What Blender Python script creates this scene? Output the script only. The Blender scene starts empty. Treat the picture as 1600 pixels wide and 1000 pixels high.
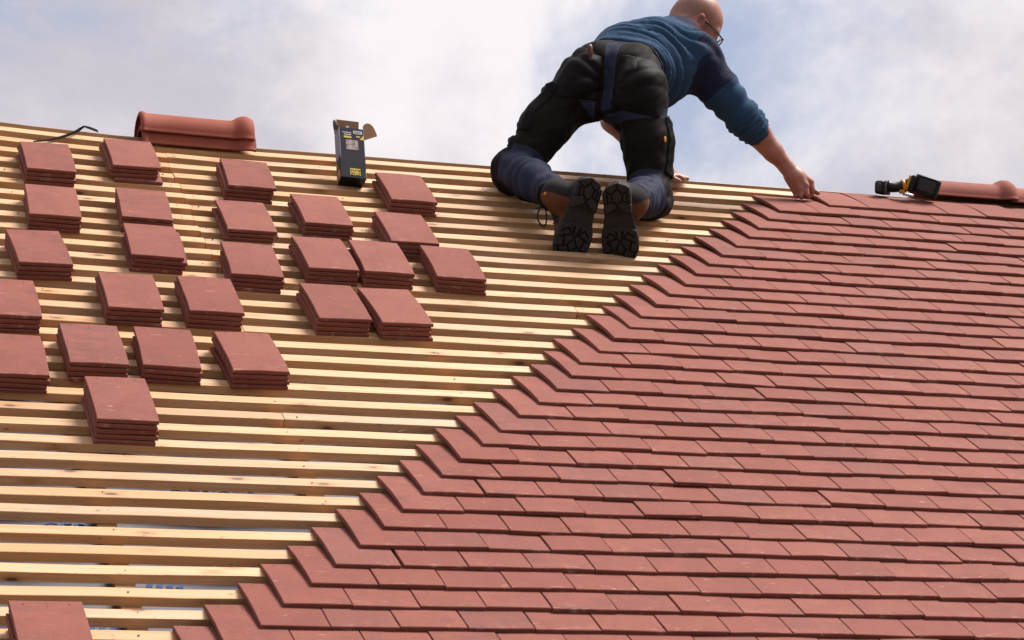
import bpy, bmesh, math, random
import numpy as np
from mathutils import Matrix, Vector

random.seed(7)
rng = np.random.default_rng(7)
scene = bpy.context.scene
COL = scene.collection

# ------------------------------------------------------------------ camera
PITCH = math.radians(33.1)                 # roof pitch
Z0 = 4.5                                   # height of the roof frame's origin above the ground
HF = 0.046                                 # tile tails stand this far above the batten tops
RW = np.array([[0.952321384, -0.305096676, 0.0],
               [0.055724635, 0.173937526, -0.983178774],
               [0.299964576, 0.936302171, 0.182645826]])
U_, _, V_ = np.linalg.svd(RW); RW = U_ @ V_
FPX, CXP, CYP = 3867.37, 690.449, 462.734  # focal length and principal point in photo pixels (1600 wide)
EU = np.array([1.0, 0, 0])
EV = np.array([0, math.cos(PITCH), math.sin(PITCH)])
EN = np.array([0, -math.sin(PITCH), math.cos(PITCH)])
ORG = np.array([0, 0, Z0])

def roof(u, v, h=0.0):
    """point of the roof frame: u along the ridge, v up the slope, h out of the slope"""
    return ORG + u * EU + v * EV + h * EN

CAM = roof(-1.14956935, -4.80275432, 2.78071543 + HF)
cam_data = bpy.data.cameras.new('camera')
cam = bpy.data.objects.new('camera', cam_data)
COL.objects.link(cam)
m = Matrix.Identity(4)
for i in range(3):
    m[i][0] = RW[0][i]; m[i][1] = -RW[1][i]; m[i][2] = -RW[2][i]; m[i][3] = CAM[i]
cam.matrix_world = m
cam_data.sensor_width = 36.0
cam_data.lens = FPX / 1600 * 36.0
cam_data.shift_x = (800 - CXP) / 1600
cam_data.shift_y = -(500 - CYP) / 1600
cam_data.clip_start = 0.1
cam_data.clip_end = 5000
scene.camera = cam

# ------------------------------------------------------------------ sky, sun, exposure
SUN_EL, SUN_AZ = math.radians(58), math.radians(84)      # azimuth clockwise from +Y
scene.view_settings.view_transform = 'Standard'
scene.view_settings.look = 'None'
scene.view_settings.gamma = 1.0
scene.view_settings.use_curve_mapping = False
scene.view_settings.exposure = 1.47

world = bpy.data.worlds.new('World'); scene.world = world; world.use_nodes = True
nt = world.node_tree; nt.nodes.clear()
def wn(t, **kw):
    n = nt.nodes.new(t)
    for k, v in kw.items(): setattr(n, k, v)
    return n
SKY_SCALE, SKY_OFF, SKY_OFF2 = 3.51, (0.425, 7.795, 2.82), (8.63, 8.07, 3.4)
sky = wn('ShaderNodeTexSky', sky_type='NISHITA', sun_disc=False)
sky.sun_elevation = SUN_EL; sky.sun_rotation = SUN_AZ; sky.dust_density = 3.0
tc = wn('ShaderNodeTexCoord')
n1 = wn('ShaderNodeTexNoise'); n1.inputs['Scale'].default_value = SKY_SCALE; n1.inputs['Detail'].default_value = 7
n1.inputs['Roughness'].default_value = 0.62; n1.inputs['Distortion'].default_value = 0.35
mp = wn('ShaderNodeMapping'); mp.inputs['Location'].default_value = SKY_OFF; mp.inputs['Scale'].default_value = (1, 1, 1.5)
nt.links.new(tc.outputs['Generated'], mp.inputs['Vector']); nt.links.new(mp.outputs['Vector'], n1.inputs['Vector'])
n2 = wn('ShaderNodeTexNoise'); n2.inputs['Scale'].default_value = 3.0; n2.inputs['Detail'].default_value = 8; n2.inputs['Roughness'].default_value = 0.58
mp2 = wn('ShaderNodeMapping'); mp2.inputs['Location'].default_value = SKY_OFF2; mp2.inputs['Scale'].default_value = (1, 1, 1.3)
nt.links.new(tc.outputs['Generated'], mp2.inputs['Vector']); nt.links.new(mp2.outputs['Vector'], n2.inputs['Vector'])
r1 = wn('ShaderNodeMapRange', interpolation_type='SMOOTHSTEP')      # cloud cover
r1.inputs['From Min'].default_value = 0.355; r1.inputs['From Max'].default_value = 0.51
nt.links.new(n1.outputs['Fac'], r1.inputs['Value'])
cr = wn('ShaderNodeMix', data_type='RGBA')                          # grey bellies to white tops
cr.inputs['A'].default_value = (4.25, 4.0, 4.45, 1); cr.inputs['B'].default_value = (6.75, 6.40, 6.55, 1)
r2 = wn('ShaderNodeMapRange', interpolation_type='SMOOTHSTEP')
r2.inputs['From Min'].default_value = 0.40; r2.inputs['From Max'].default_value = 0.57
nt.links.new(n2.outputs['Fac'], r2.inputs['Value']); nt.links.new(r2.outputs['Result'], cr.inputs['Factor'])
haze = wn('ShaderNodeMix', data_type='RGBA'); haze.inputs['Factor'].default_value = 0.72   # thin high cloud over the blue
haze.inputs['B'].default_value = (3.15, 3.55, 4.75, 1)
nt.links.new(sky.outputs['Color'], haze.inputs['A'])
mx = wn('ShaderNodeMix', data_type='RGBA')
nt.links.new(r1.outputs['Result'], mx.inputs['Factor'])
nt.links.new(haze.outputs['Result'], mx.inputs['A']); nt.links.new(cr.outputs['Result'], mx.inputs['B'])
bg = wn('ShaderNodeBackground'); bg.inputs['Strength'].default_value = 0.052
out = wn('ShaderNodeOutputWorld')
nt.links.new(mx.outputs['Result'], bg.inputs['Color']); nt.links.new(bg.outputs['Background'], out.inputs['Surface'])

sun_data = bpy.data.lights.new('sun', 'SUN'); sun_data.energy = 3.0; sun_data.angle = math.radians(28)
sun_data.color = (1.0, 0.95, 0.90)
sun = bpy.data.objects.new('sun', sun_data); COL.objects.link(sun)
to_sun = Vector((math.cos(SUN_EL) * math.sin(SUN_AZ), math.cos(SUN_EL) * math.cos(SUN_AZ), math.sin(SUN_EL)))
sun.rotation_euler = to_sun.to_track_quat('Z', 'Y').to_euler()
sun.location = (4, -2, 12)

# ------------------------------------------------------------------ helpers
def project(p):
    x = RW @ (np.asarray(p, float) - CAM)
    return CXP + FPX * x[0] / x[2], CYP + FPX * x[1] / x[2], x[2]

def ray(px, py):
    return RW.T @ np.array([(px - CXP) / FPX, (py - CYP) / FPX, 1.0])

def at(px, py, Y):
    """where the sight line of a photo pixel reaches depth Y"""
    d = ray(px, py); return CAM + d * ((Y - CAM[1]) / d[1])

def on_roof(px, py, h):
    d = ray(px, py); o = CAM - ORG
    return CAM + d * ((h - o @ EN) / (d @ EN))

def roof_uv(p):
    q = np.asarray(p) - ORG
    return q @ EU, q @ EV, q @ EN

def frame(u, v, h, rot=0.0, tilt=0.0, roll=0.0):
    """matrix of a thing lying on the slope: x along the ridge, y up the slope, z out of it"""
    b = Matrix(((EU[0], EV[0], EN[0]), (EU[1], EV[1], EN[1]), (EU[2], EV[2], EN[2]))).to_4x4()
    r = Matrix.Rotation(rot, 4, 'Z') @ Matrix.Rotation(tilt, 4, 'X') @ Matrix.Rotation(roll, 4, 'Y')
    return Matrix.Translation(Vector(roof(u, v, h))) @ b @ r

def mesh_obj(name, verts, faces, mat, parent=None, smooth=False, mw=None):
    me = bpy.data.meshes.new(name)
    me.from_pydata([tuple(map(float, v)) for v in verts], [], [tuple(map(int, f)) for f in faces])
    me.update()
    if smooth: me.shade_smooth()
    return link(name, me, mat, parent, mw)

def link(name, me, mat=None, parent=None, mw=None):
    if mat is not None and not me.materials: me.materials.append(mat)
    o = bpy.data.objects.new(name, me); COL.objects.link(o)
    if parent is not None: o.parent = parent
    if mw is not None: o.matrix_world = mw
    return o

def empty(name, loc=(0, 0, 0)):
    o = bpy.data.objects.new(name, None); o.empty_display_size = 0.1
    o.location = loc; COL.objects.link(o); return o

def tag(o, label=None, cat=None, group=None, kind=None):
    if label: o['label'] = label
    if cat: o['category'] = cat
    if group: o['group'] = group
    if kind: o['kind'] = kind
    return o

def child(o, parent):
    """parent without moving"""
    mw = o.matrix_world.copy()
    o.parent = parent
    o.matrix_parent_inverse = parent.matrix_basis.inverted() if parent.parent is None else (parent.parent.matrix_basis @ parent.matrix_basis).inverted()
    return o

def bm_obj(name, bm, mat, parent=None, mw=None, smooth=False):
    me = bpy.data.meshes.new(name); bm.to_mesh(me); bm.free()
    if smooth: me.shade_smooth()
    return link(name, me, mat, parent, mw)

def bm_box(bm, lo, hi, bevel=0.0, seg=1):
    g = bmesh.ops.create_cube(bm, size=1.0)
    lo, hi = Vector(lo), Vector(hi)
    for v in g['verts']:
        v.co = Vector(((v.co.x + .5) * (hi.x - lo.x) + lo.x, (v.co.y + .5) * (hi.y - lo.y) + lo.y, (v.co.z + .5) * (hi.z - lo.z) + lo.z))
    if bevel:
        es = list({e for v in g['verts'] for e in v.link_edges})
        bmesh.ops.bevel(bm, geom=es, offset=bevel, segments=seg, affect='EDGES', profile=0.5)

def tube(name, pts, rad, mat, parent=None, seg=8, flat=None):
    """a tube along points; rad a number or a list; flat=(a,b) gives an elliptical section"""
    pts = [Vector(p) for p in pts]; n = len(pts)
    if not isinstance(rad, (list, tuple)): rad = [rad] * n
    verts, faces = [], []
    up = None
    for i, p in enumerate(pts):
        t = (pts[min(i + 1, n - 1)] - pts[max(i - 1, 0)]).normalized()
        if up is None:
            up = t.orthogonal().normalized()
        up = (up - t * up.dot(t)).normalized(); s = t.cross(up)
        for k in range(seg):
            a = 2 * math.pi * k / seg
            verts.append(p + (up * math.cos(a) + s * math.sin(a)) * rad[i])
    for i in range(n - 1):
        for k in range(seg):
            k2 = (k + 1) % seg
            faces.append((i * seg + k, i * seg + k2, (i + 1) * seg + k2, (i + 1) * seg + k))
    faces.append(tuple(range(seg - 1, -1, -1))); faces.append(tuple((n - 1) * seg + k for k in range(seg)))
    return mesh_obj(name, verts, faces, mat, parent, smooth=True)

# ------------------------------------------------------------------ materials
class NT:
    def __init__(self, name, rough=0.6, spec=0.3):
        self.m = bpy.data.materials.new(name); self.m.use_nodes = True
        self.t = self.m.node_tree; self.b = self.t.nodes['Principled BSDF']
        self.b.inputs['Roughness'].default_value = rough
        self.b.inputs['Specular IOR Level'].default_value = spec
    def n(self, t, _in=None, **kw):
        n = self.t.nodes.new(t)
        for k, v in kw.items(): setattr(n, k, v)
        for k, v in (_in or {}).items():
            if hasattr(v, 'is_output'): self.t.links.new(v, n.inputs[k])
            else: n.inputs[k].default_value = v
        return n
    def l(self, a, b): self.t.links.new(a, b)
    def coord(self, scale=(1, 1, 1), rnd=True, kind='Object'):
        tc = self.n('ShaderNodeTexCoord')
        mp = self.n('ShaderNodeMapping'); mp.inputs['Scale'].default_value = scale
        self.l(tc.outputs[kind], mp.inputs['Vector'])
        if rnd:
            r = self.rand()
            mu = self.n('ShaderNodeMath', {0: r, 1: 91.7}, operation='MULTIPLY')
            cx = self.n('ShaderNodeCombineXYZ', {'X': mu.outputs[0], 'Y': mu.outputs[0], 'Z': mu.outputs[0]})
            self.l(cx.outputs[0], mp.inputs['Location'])
        return mp.outputs['Vector']
    def rand(self):
        if not hasattr(self, '_r'):
            oi = self.n('ShaderNodeObjectInfo'); at_ = self.n('ShaderNodeAttribute', attribute_name='rnd')
            ad = self.n('ShaderNodeMath', {0: oi.outputs['Random'], 1: at_.outputs['Fac']}, operation='ADD')
            self._r = self.n('ShaderNodeMath', {0: ad.outputs[0]}, operation='FRACT').outputs[0]
        return self._r
    def noise(self, vec, scale, detail=4, rough=0.55, dist=0.0):
        n = self.n('ShaderNodeTexNoise', {'Vector': vec, 'Scale': scale, 'Detail': detail, 'Roughness': rough, 'Distortion': dist})
        return n.outputs['Fac']
    def ramp(self, fac, a, b, lo=0.0, hi=1.0):
        return self.n('ShaderNodeMapRange', {'Value': fac, 'From Min': a, 'From Max': b, 'To Min': lo, 'To Max': hi}, interpolation_type='SMOOTHSTEP').outputs['Result']
    def mix(self, fac, a, b, blend='MIX'):
        n = self.n('ShaderNodeMix', data_type='RGBA', blend_type=blend)
        for key, v in (('Factor', fac), ('A', a), ('B', b)):
            s = n.inputs[key] if key == 'Factor' else [i for i in n.inputs if i.name == key and i.type == 'RGBA'][0]
            if hasattr(v, 'is_output'): self.l(v, s)
            else: s.default_value = v if key == 'Factor' else (tuple(v) + (1,))[:4]
        return [o for o in n.outputs if o.type == 'RGBA'][0]
    def math(self, op, a, b=0.0):
        return self.n('ShaderNodeMath', {0: a, 1: b}, operation=op).outputs[0]
    def color(self, c):
        if hasattr(c, 'is_output'): self.l(c, self.b.inputs['Base Color'])
        else: self.b.inputs['Base Color'].default_value = tuple(c) + (1,)
    def bump(self, h, strength=0.3, dist=0.002):
        b = self.n('ShaderNodeBump', {'Height': h, 'Strength': strength, 'Distance': dist})
        self.l(b.outputs['Normal'], self.b.inputs['Normal'])
    def rough(self, v):
        if hasattr(v, 'is_output'): self.l(v, self.b.inputs['Roughness'])
        else: self.b.inputs['Roughness'].default_value = v

def plain(name, col, rough=0.6, var=0.15, scale=30, bump=0.0, spec=0.3, metal=0.0):
    t = NT(name, rough, spec); v = t.coord(rnd=False)
    f = t.noise(v, scale, 5)
    t.color(t.mix(f, [c * (1 - var) for c in col], [min(1, c * (1 + var)) for c in col]))
    t.b.inputs['Metallic'].default_value = metal
    if bump: t.bump(t.noise(v, scale * 4, 3), bump, 0.002)
    return t.m

def clay(name, holes):
    t = NT(name, 0.78, 0.12)
    v = t.coord(); r = t.rand()
    base = t.mix(r, (0.184, 0.058, 0.043), (0.218, 0.076, 0.057))
    big = t.noise(v, 9, 4, 0.6)
    base = t.mix(t.ramp(big, 0.38, 0.72, 0.0, 0.5), base, (0.148, 0.048, 0.036))
    # smoky firing bloom on some of the tiles
    r2 = t.math('FRACT', t.math('MULTIPLY', r, 13.7))
    sm = t.math('MULTIPLY', t.ramp(t.noise(t.coord((1.2, 2.6, 1.0)), 11, 3, 0.6), 0.46, 0.68), t.ramp(r2, 0.45, 0.95, 0.06, 0.42))
    base = t.mix(sm, base, (0.108, 0.051, 0.047))
    r3 = t.math('FRACT', t.math('MULTIPLY', r, 37.3))
    base = t.mix(t.math('MULTIPLY', t.ramp(r3, 0.90, 0.93, 0.0, 0.45), t.ramp(t.noise(v, 60, 4, 0.65), 0.35, 0.6)), base, (0.135, 0.062, 0.057))
    mot = t.noise(v, 150, 3, 0.6)
    base = t.mix(t.ramp(mot, 0.50, 0.72, 0.0, 0.36), base, (0.125, 0.047, 0.040))
    base = t.mix(t.ramp(mot, 0.46, 0.30, 0.0, 0.25), base, (0.25, 0.10, 0.082))
    # fine dark specks
    sp = t.noise(v, 420, 2, 0.5)
    base = t.mix(t.ramp(sp, 0.60, 0.72, 0.0, 0.35), base, (0.05, 0.018, 0.016))
    # pale rubbed streaks
    st = t.noise(t.coord((9, 62, 9)), 2.2, 4, 0.62, 0.4)
    mk = t.noise(v, 13, 2)
    streak = t.math('MULTIPLY', t.ramp(st, 0.62, 0.72, 0.0, 0.85), t.ramp(mk, 0.50, 0.62))
    base = t.mix(streak, base, (0.37, 0.205, 0.165))
    tcy = t.n('ShaderNodeTexCoord'); ty = t.n('ShaderNodeSeparateXYZ', {'Vector': tcy.outputs['Object']}).outputs['Y']
    s2 = t.noise(t.coord((14, 110, 14)), 2.2, 3, 0.6, 0.5)
    sc = t.math('MULTIPLY', t.math('MULTIPLY', t.ramp(s2, 0.54, 0.66), t.ramp(ty, 0.006, 0.040, 1.0, 0.0)), t.ramp(t.noise(v, 24, 2), 0.48, 0.62, 0.0, 0.45))
    base = t.mix(sc, base, (0.44, 0.27, 0.22))
    if holes:
        tc = t.n('ShaderNodeTexCoord'); sx = t.n('ShaderNodeSeparateXYZ', {'Vector': tc.outputs['Object']})
        x, y = sx.outputs['X'], sx.outputs['Y']
        ax = t.math('ABSOLUTE', t.math('SUBTRACT', t.math('ABSOLUTE', t.math('SUBTRACT', x, 0.0825)), 0.052))
        dy = t.math('ABSOLUTE', t.math('SUBTRACT', y, 0.247))
        d = t.math('SQRT', t.math('ADD', t.math('MULTIPLY', ax, ax), t.math('MULTIPLY', dy, dy)))
        hole = t.ramp(d, 0.0024, 0.0036, 1.0, 0.0)
        lx = t.ramp(t.math('ABSOLUTE', t.math('SUBTRACT', x, 0.083)), 0.0005, 0.0012, 1.0, 0.0)
        ly = t.math('MULTIPLY', t.math('GREATER_THAN', y, 0.226), t.math('LESS_THAN', y, 0.258))
        cut = t.math('MAXIMUM', hole, t.math('MULTIPLY', t.math('MULTIPLY', lx, ly), 0.7))
        base = t.mix(cut, base, (0.05, 0.018, 0.015))
    t.color(base)
    t.bump(t.math('ADD', t.math('MULTIPLY', big, 0.6), t.math('MULTIPLY', t.noise(v, 240, 3), 0.3)), 0.25, 0.002)
    return t.m

def timber(name, a, b, dark=(0.085, 0.036, 0.016)):
    t = NT(name, 0.5, 0.45)
    r = t.rand()
    g = t.noise(t.coord((1.3, 70, 70)), 1.0, 6, 0.65, 0.8)
    base = t.mix(t.ramp(g, 0.32, 0.68), a, b)
    line = t.noise(t.coord((2.2, 150, 150)), 1.0, 3, 0.5, 0.5)
    base = t.mix(t.ramp(line, 0.56, 0.72, 0.0, 0.42), base, (0.25, 0.135, 0.06))
    wide = t.noise(t.coord((2.6, 12, 12)), 1.0, 4)
    base = t.mix(t.ramp(wide, 0.50, 0.74, 0.0, 0.6), base, (0.36, 0.19, 0.07))
    r2 = t.math('FRACT', t.math('MULTIPLY', r, 7.31))
    base = t.mix(t.ramp(r2, 0.45, 1.0, 0.0, 0.6), base, (0.40, 0.20, 0.075))
    r3 = t.math('FRACT', t.math('MULTIPLY', r, 23.9))
    base = t.mix(t.ramp(r3, 0.6, 1.0, 0.0, 0.4), base, (0.25, 0.19, 0.145))
    vo = t.n('ShaderNodeTexVoronoi', {'Vector': t.coord((1.5, 4.0, 4.0)), 'Scale': 3.8, 'Randomness': 1.0})
    nd = t.math('ADD', vo.outputs['Distance'], t.math('MULTIPLY', t.noise(t.coord((14, 50, 50)), 1.0, 3), 0.07))
    halo = t.ramp(nd, 0.11, 0.32, 0.75, 0.0)
    base = t.mix(halo, base, (0.29, 0.135, 0.045))
    knot = t.ramp(nd, 0.105, 0.15, 0.9, 0.0)
    base = t.mix(knot, base, dark)
    fuzz = t.noise(t.coord((20, 190, 190)), 1.0, 4, 0.6)
    base = t.mix(t.ramp(fuzz, 0.60, 0.75, 0.0, 0.4), base, (0.19, 0.105, 0.05))
    dirt = t.ramp(t.noise(t.coord((30, 90, 90)), 1.0, 2), 0.70, 0.76, 0.0, 0.7)
    base = t.mix(dirt, base, (0.11, 0.065, 0.04))
    t.color(base)
    t.bump(t.math('ADD', g, t.math('ADD', fuzz, line)), 0.5, 0.0014)
    return t.m

MAT = {}
MAT['tile'] = clay('clay_tile', True)
MAT['ridge_clay'] = plain('ridge_clay', (0.225, 0.058, 0.037), 0.72, 0.16, 22, 0.15, 0.12)
MAT['ridge_clay_old'] = plain('ridge_clay_dusty', (0.225, 0.075, 0.058), 0.78, 0.24, 26, 0.2, 0.1)
MAT['wood'] = timber('batten_pine', (0.545, 0.338, 0.192), (0.49, 0.250, 0.098))
MAT['wood2'] = timber('ridge_pine', (0.30, 0.18, 0.09), (0.23, 0.125, 0.055))
MAT['nail'] = plain('nail_steel', (0.07, 0.06, 0.055), 0.5, 0.2, 60, 0, 0.5, 0.6)
MAT['black'] = plain('black_plastic', (0.006, 0.0058, 0.006), 0.45, 0.25, 60, 0.1, 0.22)
MAT['strap'] = plain('black_strap', (0.004, 0.004, 0.0045), 0.8, 0.3, 90, 0.2, 0.05)
MAT['dark_grey'] = plain('dark_grey_rubber', (0.028, 0.026, 0.029), 0.6, 0.25, 80, 0.2)
MAT['yellow'] = plain('yellow_plastic', (0.46, 0.19, 0.012), 0.45, 0.12, 50)
MAT['print_yellow'] = plain('yellow_print', (0.50, 0.35, 0.035), 0.55, 0.06, 60)
MAT['white_print'] = plain('white_print', (0.52, 0.50, 0.50), 0.55, 0.06, 60)
MAT['steel'] = plain('bare_steel', (0.62, 0.62, 0.62), 0.3, 0.1, 60, 0, 0.5, 0.9)
MAT['card'] = plain('brown_card', (0.19, 0.095, 0.048), 0.8, 0.12, 40, 0.1)
MAT['blue_print'] = plain('blue_print', (0.012, 0.055, 0.15), 0.7, 0.15, 40)
MAT['ground'] = plain('ground_gravel', (0.075, 0.075, 0.05), 0.95, 0.3, 3)
MAT['brick'] = plain('house_wall', (0.42, 0.33, 0.27), 0.9, 0.15, 9)

# ------------------------------------------------------------------ ground
mesh_obj('ground', [(-900, -900, 0), (900, -900, 0), (900, 900, 0), (-900, 900, 0)], [(0, 1, 2, 3)], MAT['ground'])['kind'] = 'structure'

# ------------------------------------------------------------------ the house: walls, underlay, battens, tiles
V_EAVE, V_RIDGE, U0, U1 = -1.25, 3.49, -2.6, 6.2
house = empty('house', (0, 0, 0))
tag(house, 'pitched roof of a house, left half bare battens, right half red clay tiles', 'house')
APEX_Y, APEX_Z = roof(0, V_RIDGE, 0)[1], roof(0, V_RIDGE, 0)[2]

# membrane: a heavy woven underlay, sagging a little between the rafters
t = NT('underlay_membrane', 0.62, 0.35)
v = t.coord(rnd=False)
w1 = t.n('ShaderNodeTexWave', {'Vector': v, 'Scale': 95.0, 'Distortion': 0.4}, bands_direction='X').outputs['Fac']
w2 = t.n('ShaderNodeTexWave', {'Vector': v, 'Scale': 95.0, 'Distortion': 0.4}, bands_direction='Y').outputs['Fac']
wv = t.math('MULTIPLY', w1, w2)
t.color(t.mix(t.ramp(t.noise(v, 6, 4), 0.3, 0.7), (0.085, 0.083, 0.098), (0.125, 0.122, 0.142)))
t.bump(wv, 0.4, 0.001)
MAT['underlay'] = t.m
CB = [-2.375 + 0.575 * k for k in range(15)]           # counter battens over the rafters, along u
HU = -0.025 - 0.022
vs, fs = [], []
nu, nv = 88, 16
for i in range(nu + 1):
    u = U0 + (U1 - U0) * i / nu
    ph = ((u - CB[0]) / 0.575) % 1.0
    for k in range(nv + 1):
        vv = V_EAVE + (V_RIDGE - 0.01 - V_EAVE) * k / nv
        h = HU - 0.004 - 0.012 * math.sin(math.pi * ph) ** 2 + 0.003 * math.sin(vv * 7 + u * 3)
        vs.append((u, vv, h))
for i in range(nu):
    for k in range(nv):
        a = i * (nv + 1) + k
        fs.append((a, a + nv + 1, a + nv + 2, a + 1))
underlay = mesh_obj('underlay', vs, fs, MAT['underlay'], house, True, frame(0, 0, 0))

def box_verts(lo, hi):
    return [(x, y, z) for x in (lo[0], hi[0]) for y in (lo[1], hi[1]) for z in (lo[2], hi[2])]

def vwarp(u, v):
    """the old rafters rise a little towards the left end of the ridge"""
    return 0.075 * max(0.0, 0.95 - max(u, -0.2)) ** 2 * (max(v, 0.0) / 3.5) ** 3

def beam_mesh(name, length, wid, thk, seg=8, wob=0.0009, bev=0.0012, seed=0):
    """a sawn batten: x along, y across the slope, z 0 at its top; edges eased, faces never quite straight"""
    rr = np.random.default_rng(seed)
    prof = [(bev, 0), (wid - bev, 0), (wid, -bev), (wid, -thk), (0, -thk), (0, -bev)]
    vs, fs = [], []
    n = len(prof)
    for i in range(seg + 1):
        x = length * i / seg
        dy, dz = rr.normal(0, wob, 2)
        for (y, z) in prof: vs.append((x, y + dy + rr.normal(0, wob * .3), z + dz * .5))
    for i in range(seg):
        for k in range(n):
            k2 = (k + 1) % n
            fs.append((i * n + k, (i + 1) * n + k, (i + 1) * n + k2, i * n + k2))
    fs.append(tuple(range(n))); fs.append(tuple(seg * n + k for k in range(n - 1, -1, -1)))
    return vs, fs

# counter battens
for k, u in enumerate(CB):
    L = V_RIDGE - 0.03 - V_EAVE
    vs, fs = beam_mesh('counter_batten', L, 0.05, 0.022, 6, 0.001, 0.001, k)
    vs = [(-y + 0.025, x, z) for (x, y, z) in vs]
    mesh_obj('counter_batten', vs, fs, MAT['wood2' if k % 3 == 1 else 'wood'], house, False, frame(u + 0.005, V_EAVE, -0.0254, random.uniform(-.002, .002)))

# battens: 50 x 25 at 100 mm gauge
NAILS = []
BT = 0.025
JOINT = 0.512
row = 0
kmin, kmax = int(V_EAVE * 10) + 1, 34
for k in range(kmin, kmax + 1):
    v0 = 0.1 * k + 0.004 + random.uniform(-0.003, 0.003)
    cuts = [U0]
    if 23 <= k <= 33: cuts.append(JOINT + random.uniform(-.006, .006))
    elif k in (12, 18): cuts.append(JOINT + random.uniform(-.006, .006) - 0.01)
    elif k % 3 == 0: cuts.append(CB[6 + (k % 2)] + random.uniform(-.01, .01))
    if k % 4 == 1: cuts.append(CB[9])
    elif k % 4 == 3: cuts.append(CB[11])
    cuts.append(U1)
    for a, b in zip(cuts[:-1], cuts[1:]):
        L = b - a - random.uniform(0.0008, 0.0025)
        vs, fs = beam_mesh('roof_batten', L, 0.0435 + random.uniform(-.0012, .001), BT, max(3, int(L * 5)), 0.0011, 0.0012, k * 31 + int(a * 10) + 500)
        off = random.uniform(-0.0015, 0.0015)
        vs = [(x, y + vwarp(a + x, v0), z) for (x, y, z) in vs]
        mesh_obj('roof_batten', vs, fs, MAT['wood'], house, False, frame(a, v0 + off, random.uniform(-.0012, .0006), random.uniform(-.0007, .0007)))
        for cu in CB:
            if a + 0.01 < cu < b - 0.01 or (abs(cu - a) < .06) or (abs(cu - b) < .06):
                for s in ((-1, 1) if min(abs(cu - a), abs(cu - b)) < .06 else (0,)):
                    NAILS.append((cu + s * 0.03 + random.uniform(-.008, .012), v0 + vwarp(cu, v0) + random.uniform(0.012, 0.032)))
# nail heads, far too small to pick apart
vs, fs = [], []
for (u, vv) in NAILS:
    if not (-1.0 < u < 4.6 and vv > -0.3) or random.random() < 0.3: continue
    b = len(vs); r = random.choice([0.0010, 0.0013, 0.0016, 0.0021])
    for z in (-0.004, 0.0012):
        for q in range(6):
            p = roof(u + r * 1.3 * math.cos(q * math.pi / 3), vv + r * math.sin(q * math.pi / 3), z + 0.0004); vs.append(p)
    fs.append(tuple(b + 6 + q for q in range(6)))
    for q in range(6): fs.append((b + q, b + (q + 1) % 6, b + 6 + (q + 1) % 6, b + 6 + q))
mesh_obj('nail_heads', vs, fs, MAT['nail'], house)['kind'] = 'stuff'

# splinters raised along the sawn edges
vs, fs = [], []
for n_s in range(520):
    u = random.uniform(-0.5, 2.4); k = random.randint(-1, 33)
    vv = 0.1 * k + 0.004 + random.choice([0.0, 0.0, 0.05])
    L = random.uniform(0.006, 0.022) if n_s > 90 else random.uniform(0.02, 0.05); a = random.uniform(-.6, .6); up = random.uniform(0.001, 0.008) if n_s > 90 else random.uniform(0.003, 0.012)
    p0 = roof(u, vv, 0.0); p1 = roof(u + L * math.cos(a), vv + L * .5 * math.sin(a), up); w = EV * (0.0007 if n_s > 90 else 0.0011)
    b = len(vs); vs += [p0 - w, p0 + w, p1, p0 + EN * 0.0007]; fs += [(b, b + 1, b + 2), (b, b + 2, b + 3), (b + 1, b + 3, b + 2)]
mesh_obj('wood_splinters', vs, fs, MAT['wood'], house)['kind'] = 'stuff'

# ridge board, level, capping the apex; its front face shows as a brown strip against the sky
ry = roof(0, 3.475, 0)
for a, b in ((U0, 0.33), (0.332, 2.2), (2.203, U1)):
    vs, fs = beam_mesh('ridge_board', b - a, 0.07, 0.03, int((b - a) * 4), 0.0008, 0.0015, int(a * 7) + 60)
    vs = [(x, y + vwarp(a + x, 3.48) * EV[1], z + vwarp(a + x, 3.48) * EV[2]) for (x, y, z) in vs]
    mesh_obj('ridge_board', vs, fs, MAT['wood2'], house, False, Matrix.Translation((a, ry[1], ry[2] + 0.0055)))

# far slope under its own membrane, seen only from higher up
by0 = APEX_Y + 0.04; bz0 = APEX_Z - 0.035
by1 = by0 + 4.0; bz1 = bz0 - 4.0 * math.tan(PITCH)
mesh_obj('rear_slope', [(U0, by0, bz0), (U1, by0, bz0), (U1, by1, bz1), (U0, by1, bz1),
                        (U0, by0, bz0 - .1), (U1, by0, bz0 - .1), (U1, by1, bz1 - .1), (U0, by1, bz1 - .1)],
         [(0, 1, 2, 3), (7, 6, 5, 4), (0, 4, 5, 1), (1, 5, 6, 2), (2, 6, 7, 3), (3, 7, 4, 0)], MAT['underlay'], house)
# walls below the eaves
ey, ez = roof(0, V_EAVE + .25, -0.12)[1:]
bm = bmesh.new(); bm_box(bm, (U0 + .2, ey, 0), (U1 - .2, by1 - .3, ez - 0.02))
bm_obj('wall', bm, MAT['brick'], house)

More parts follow.
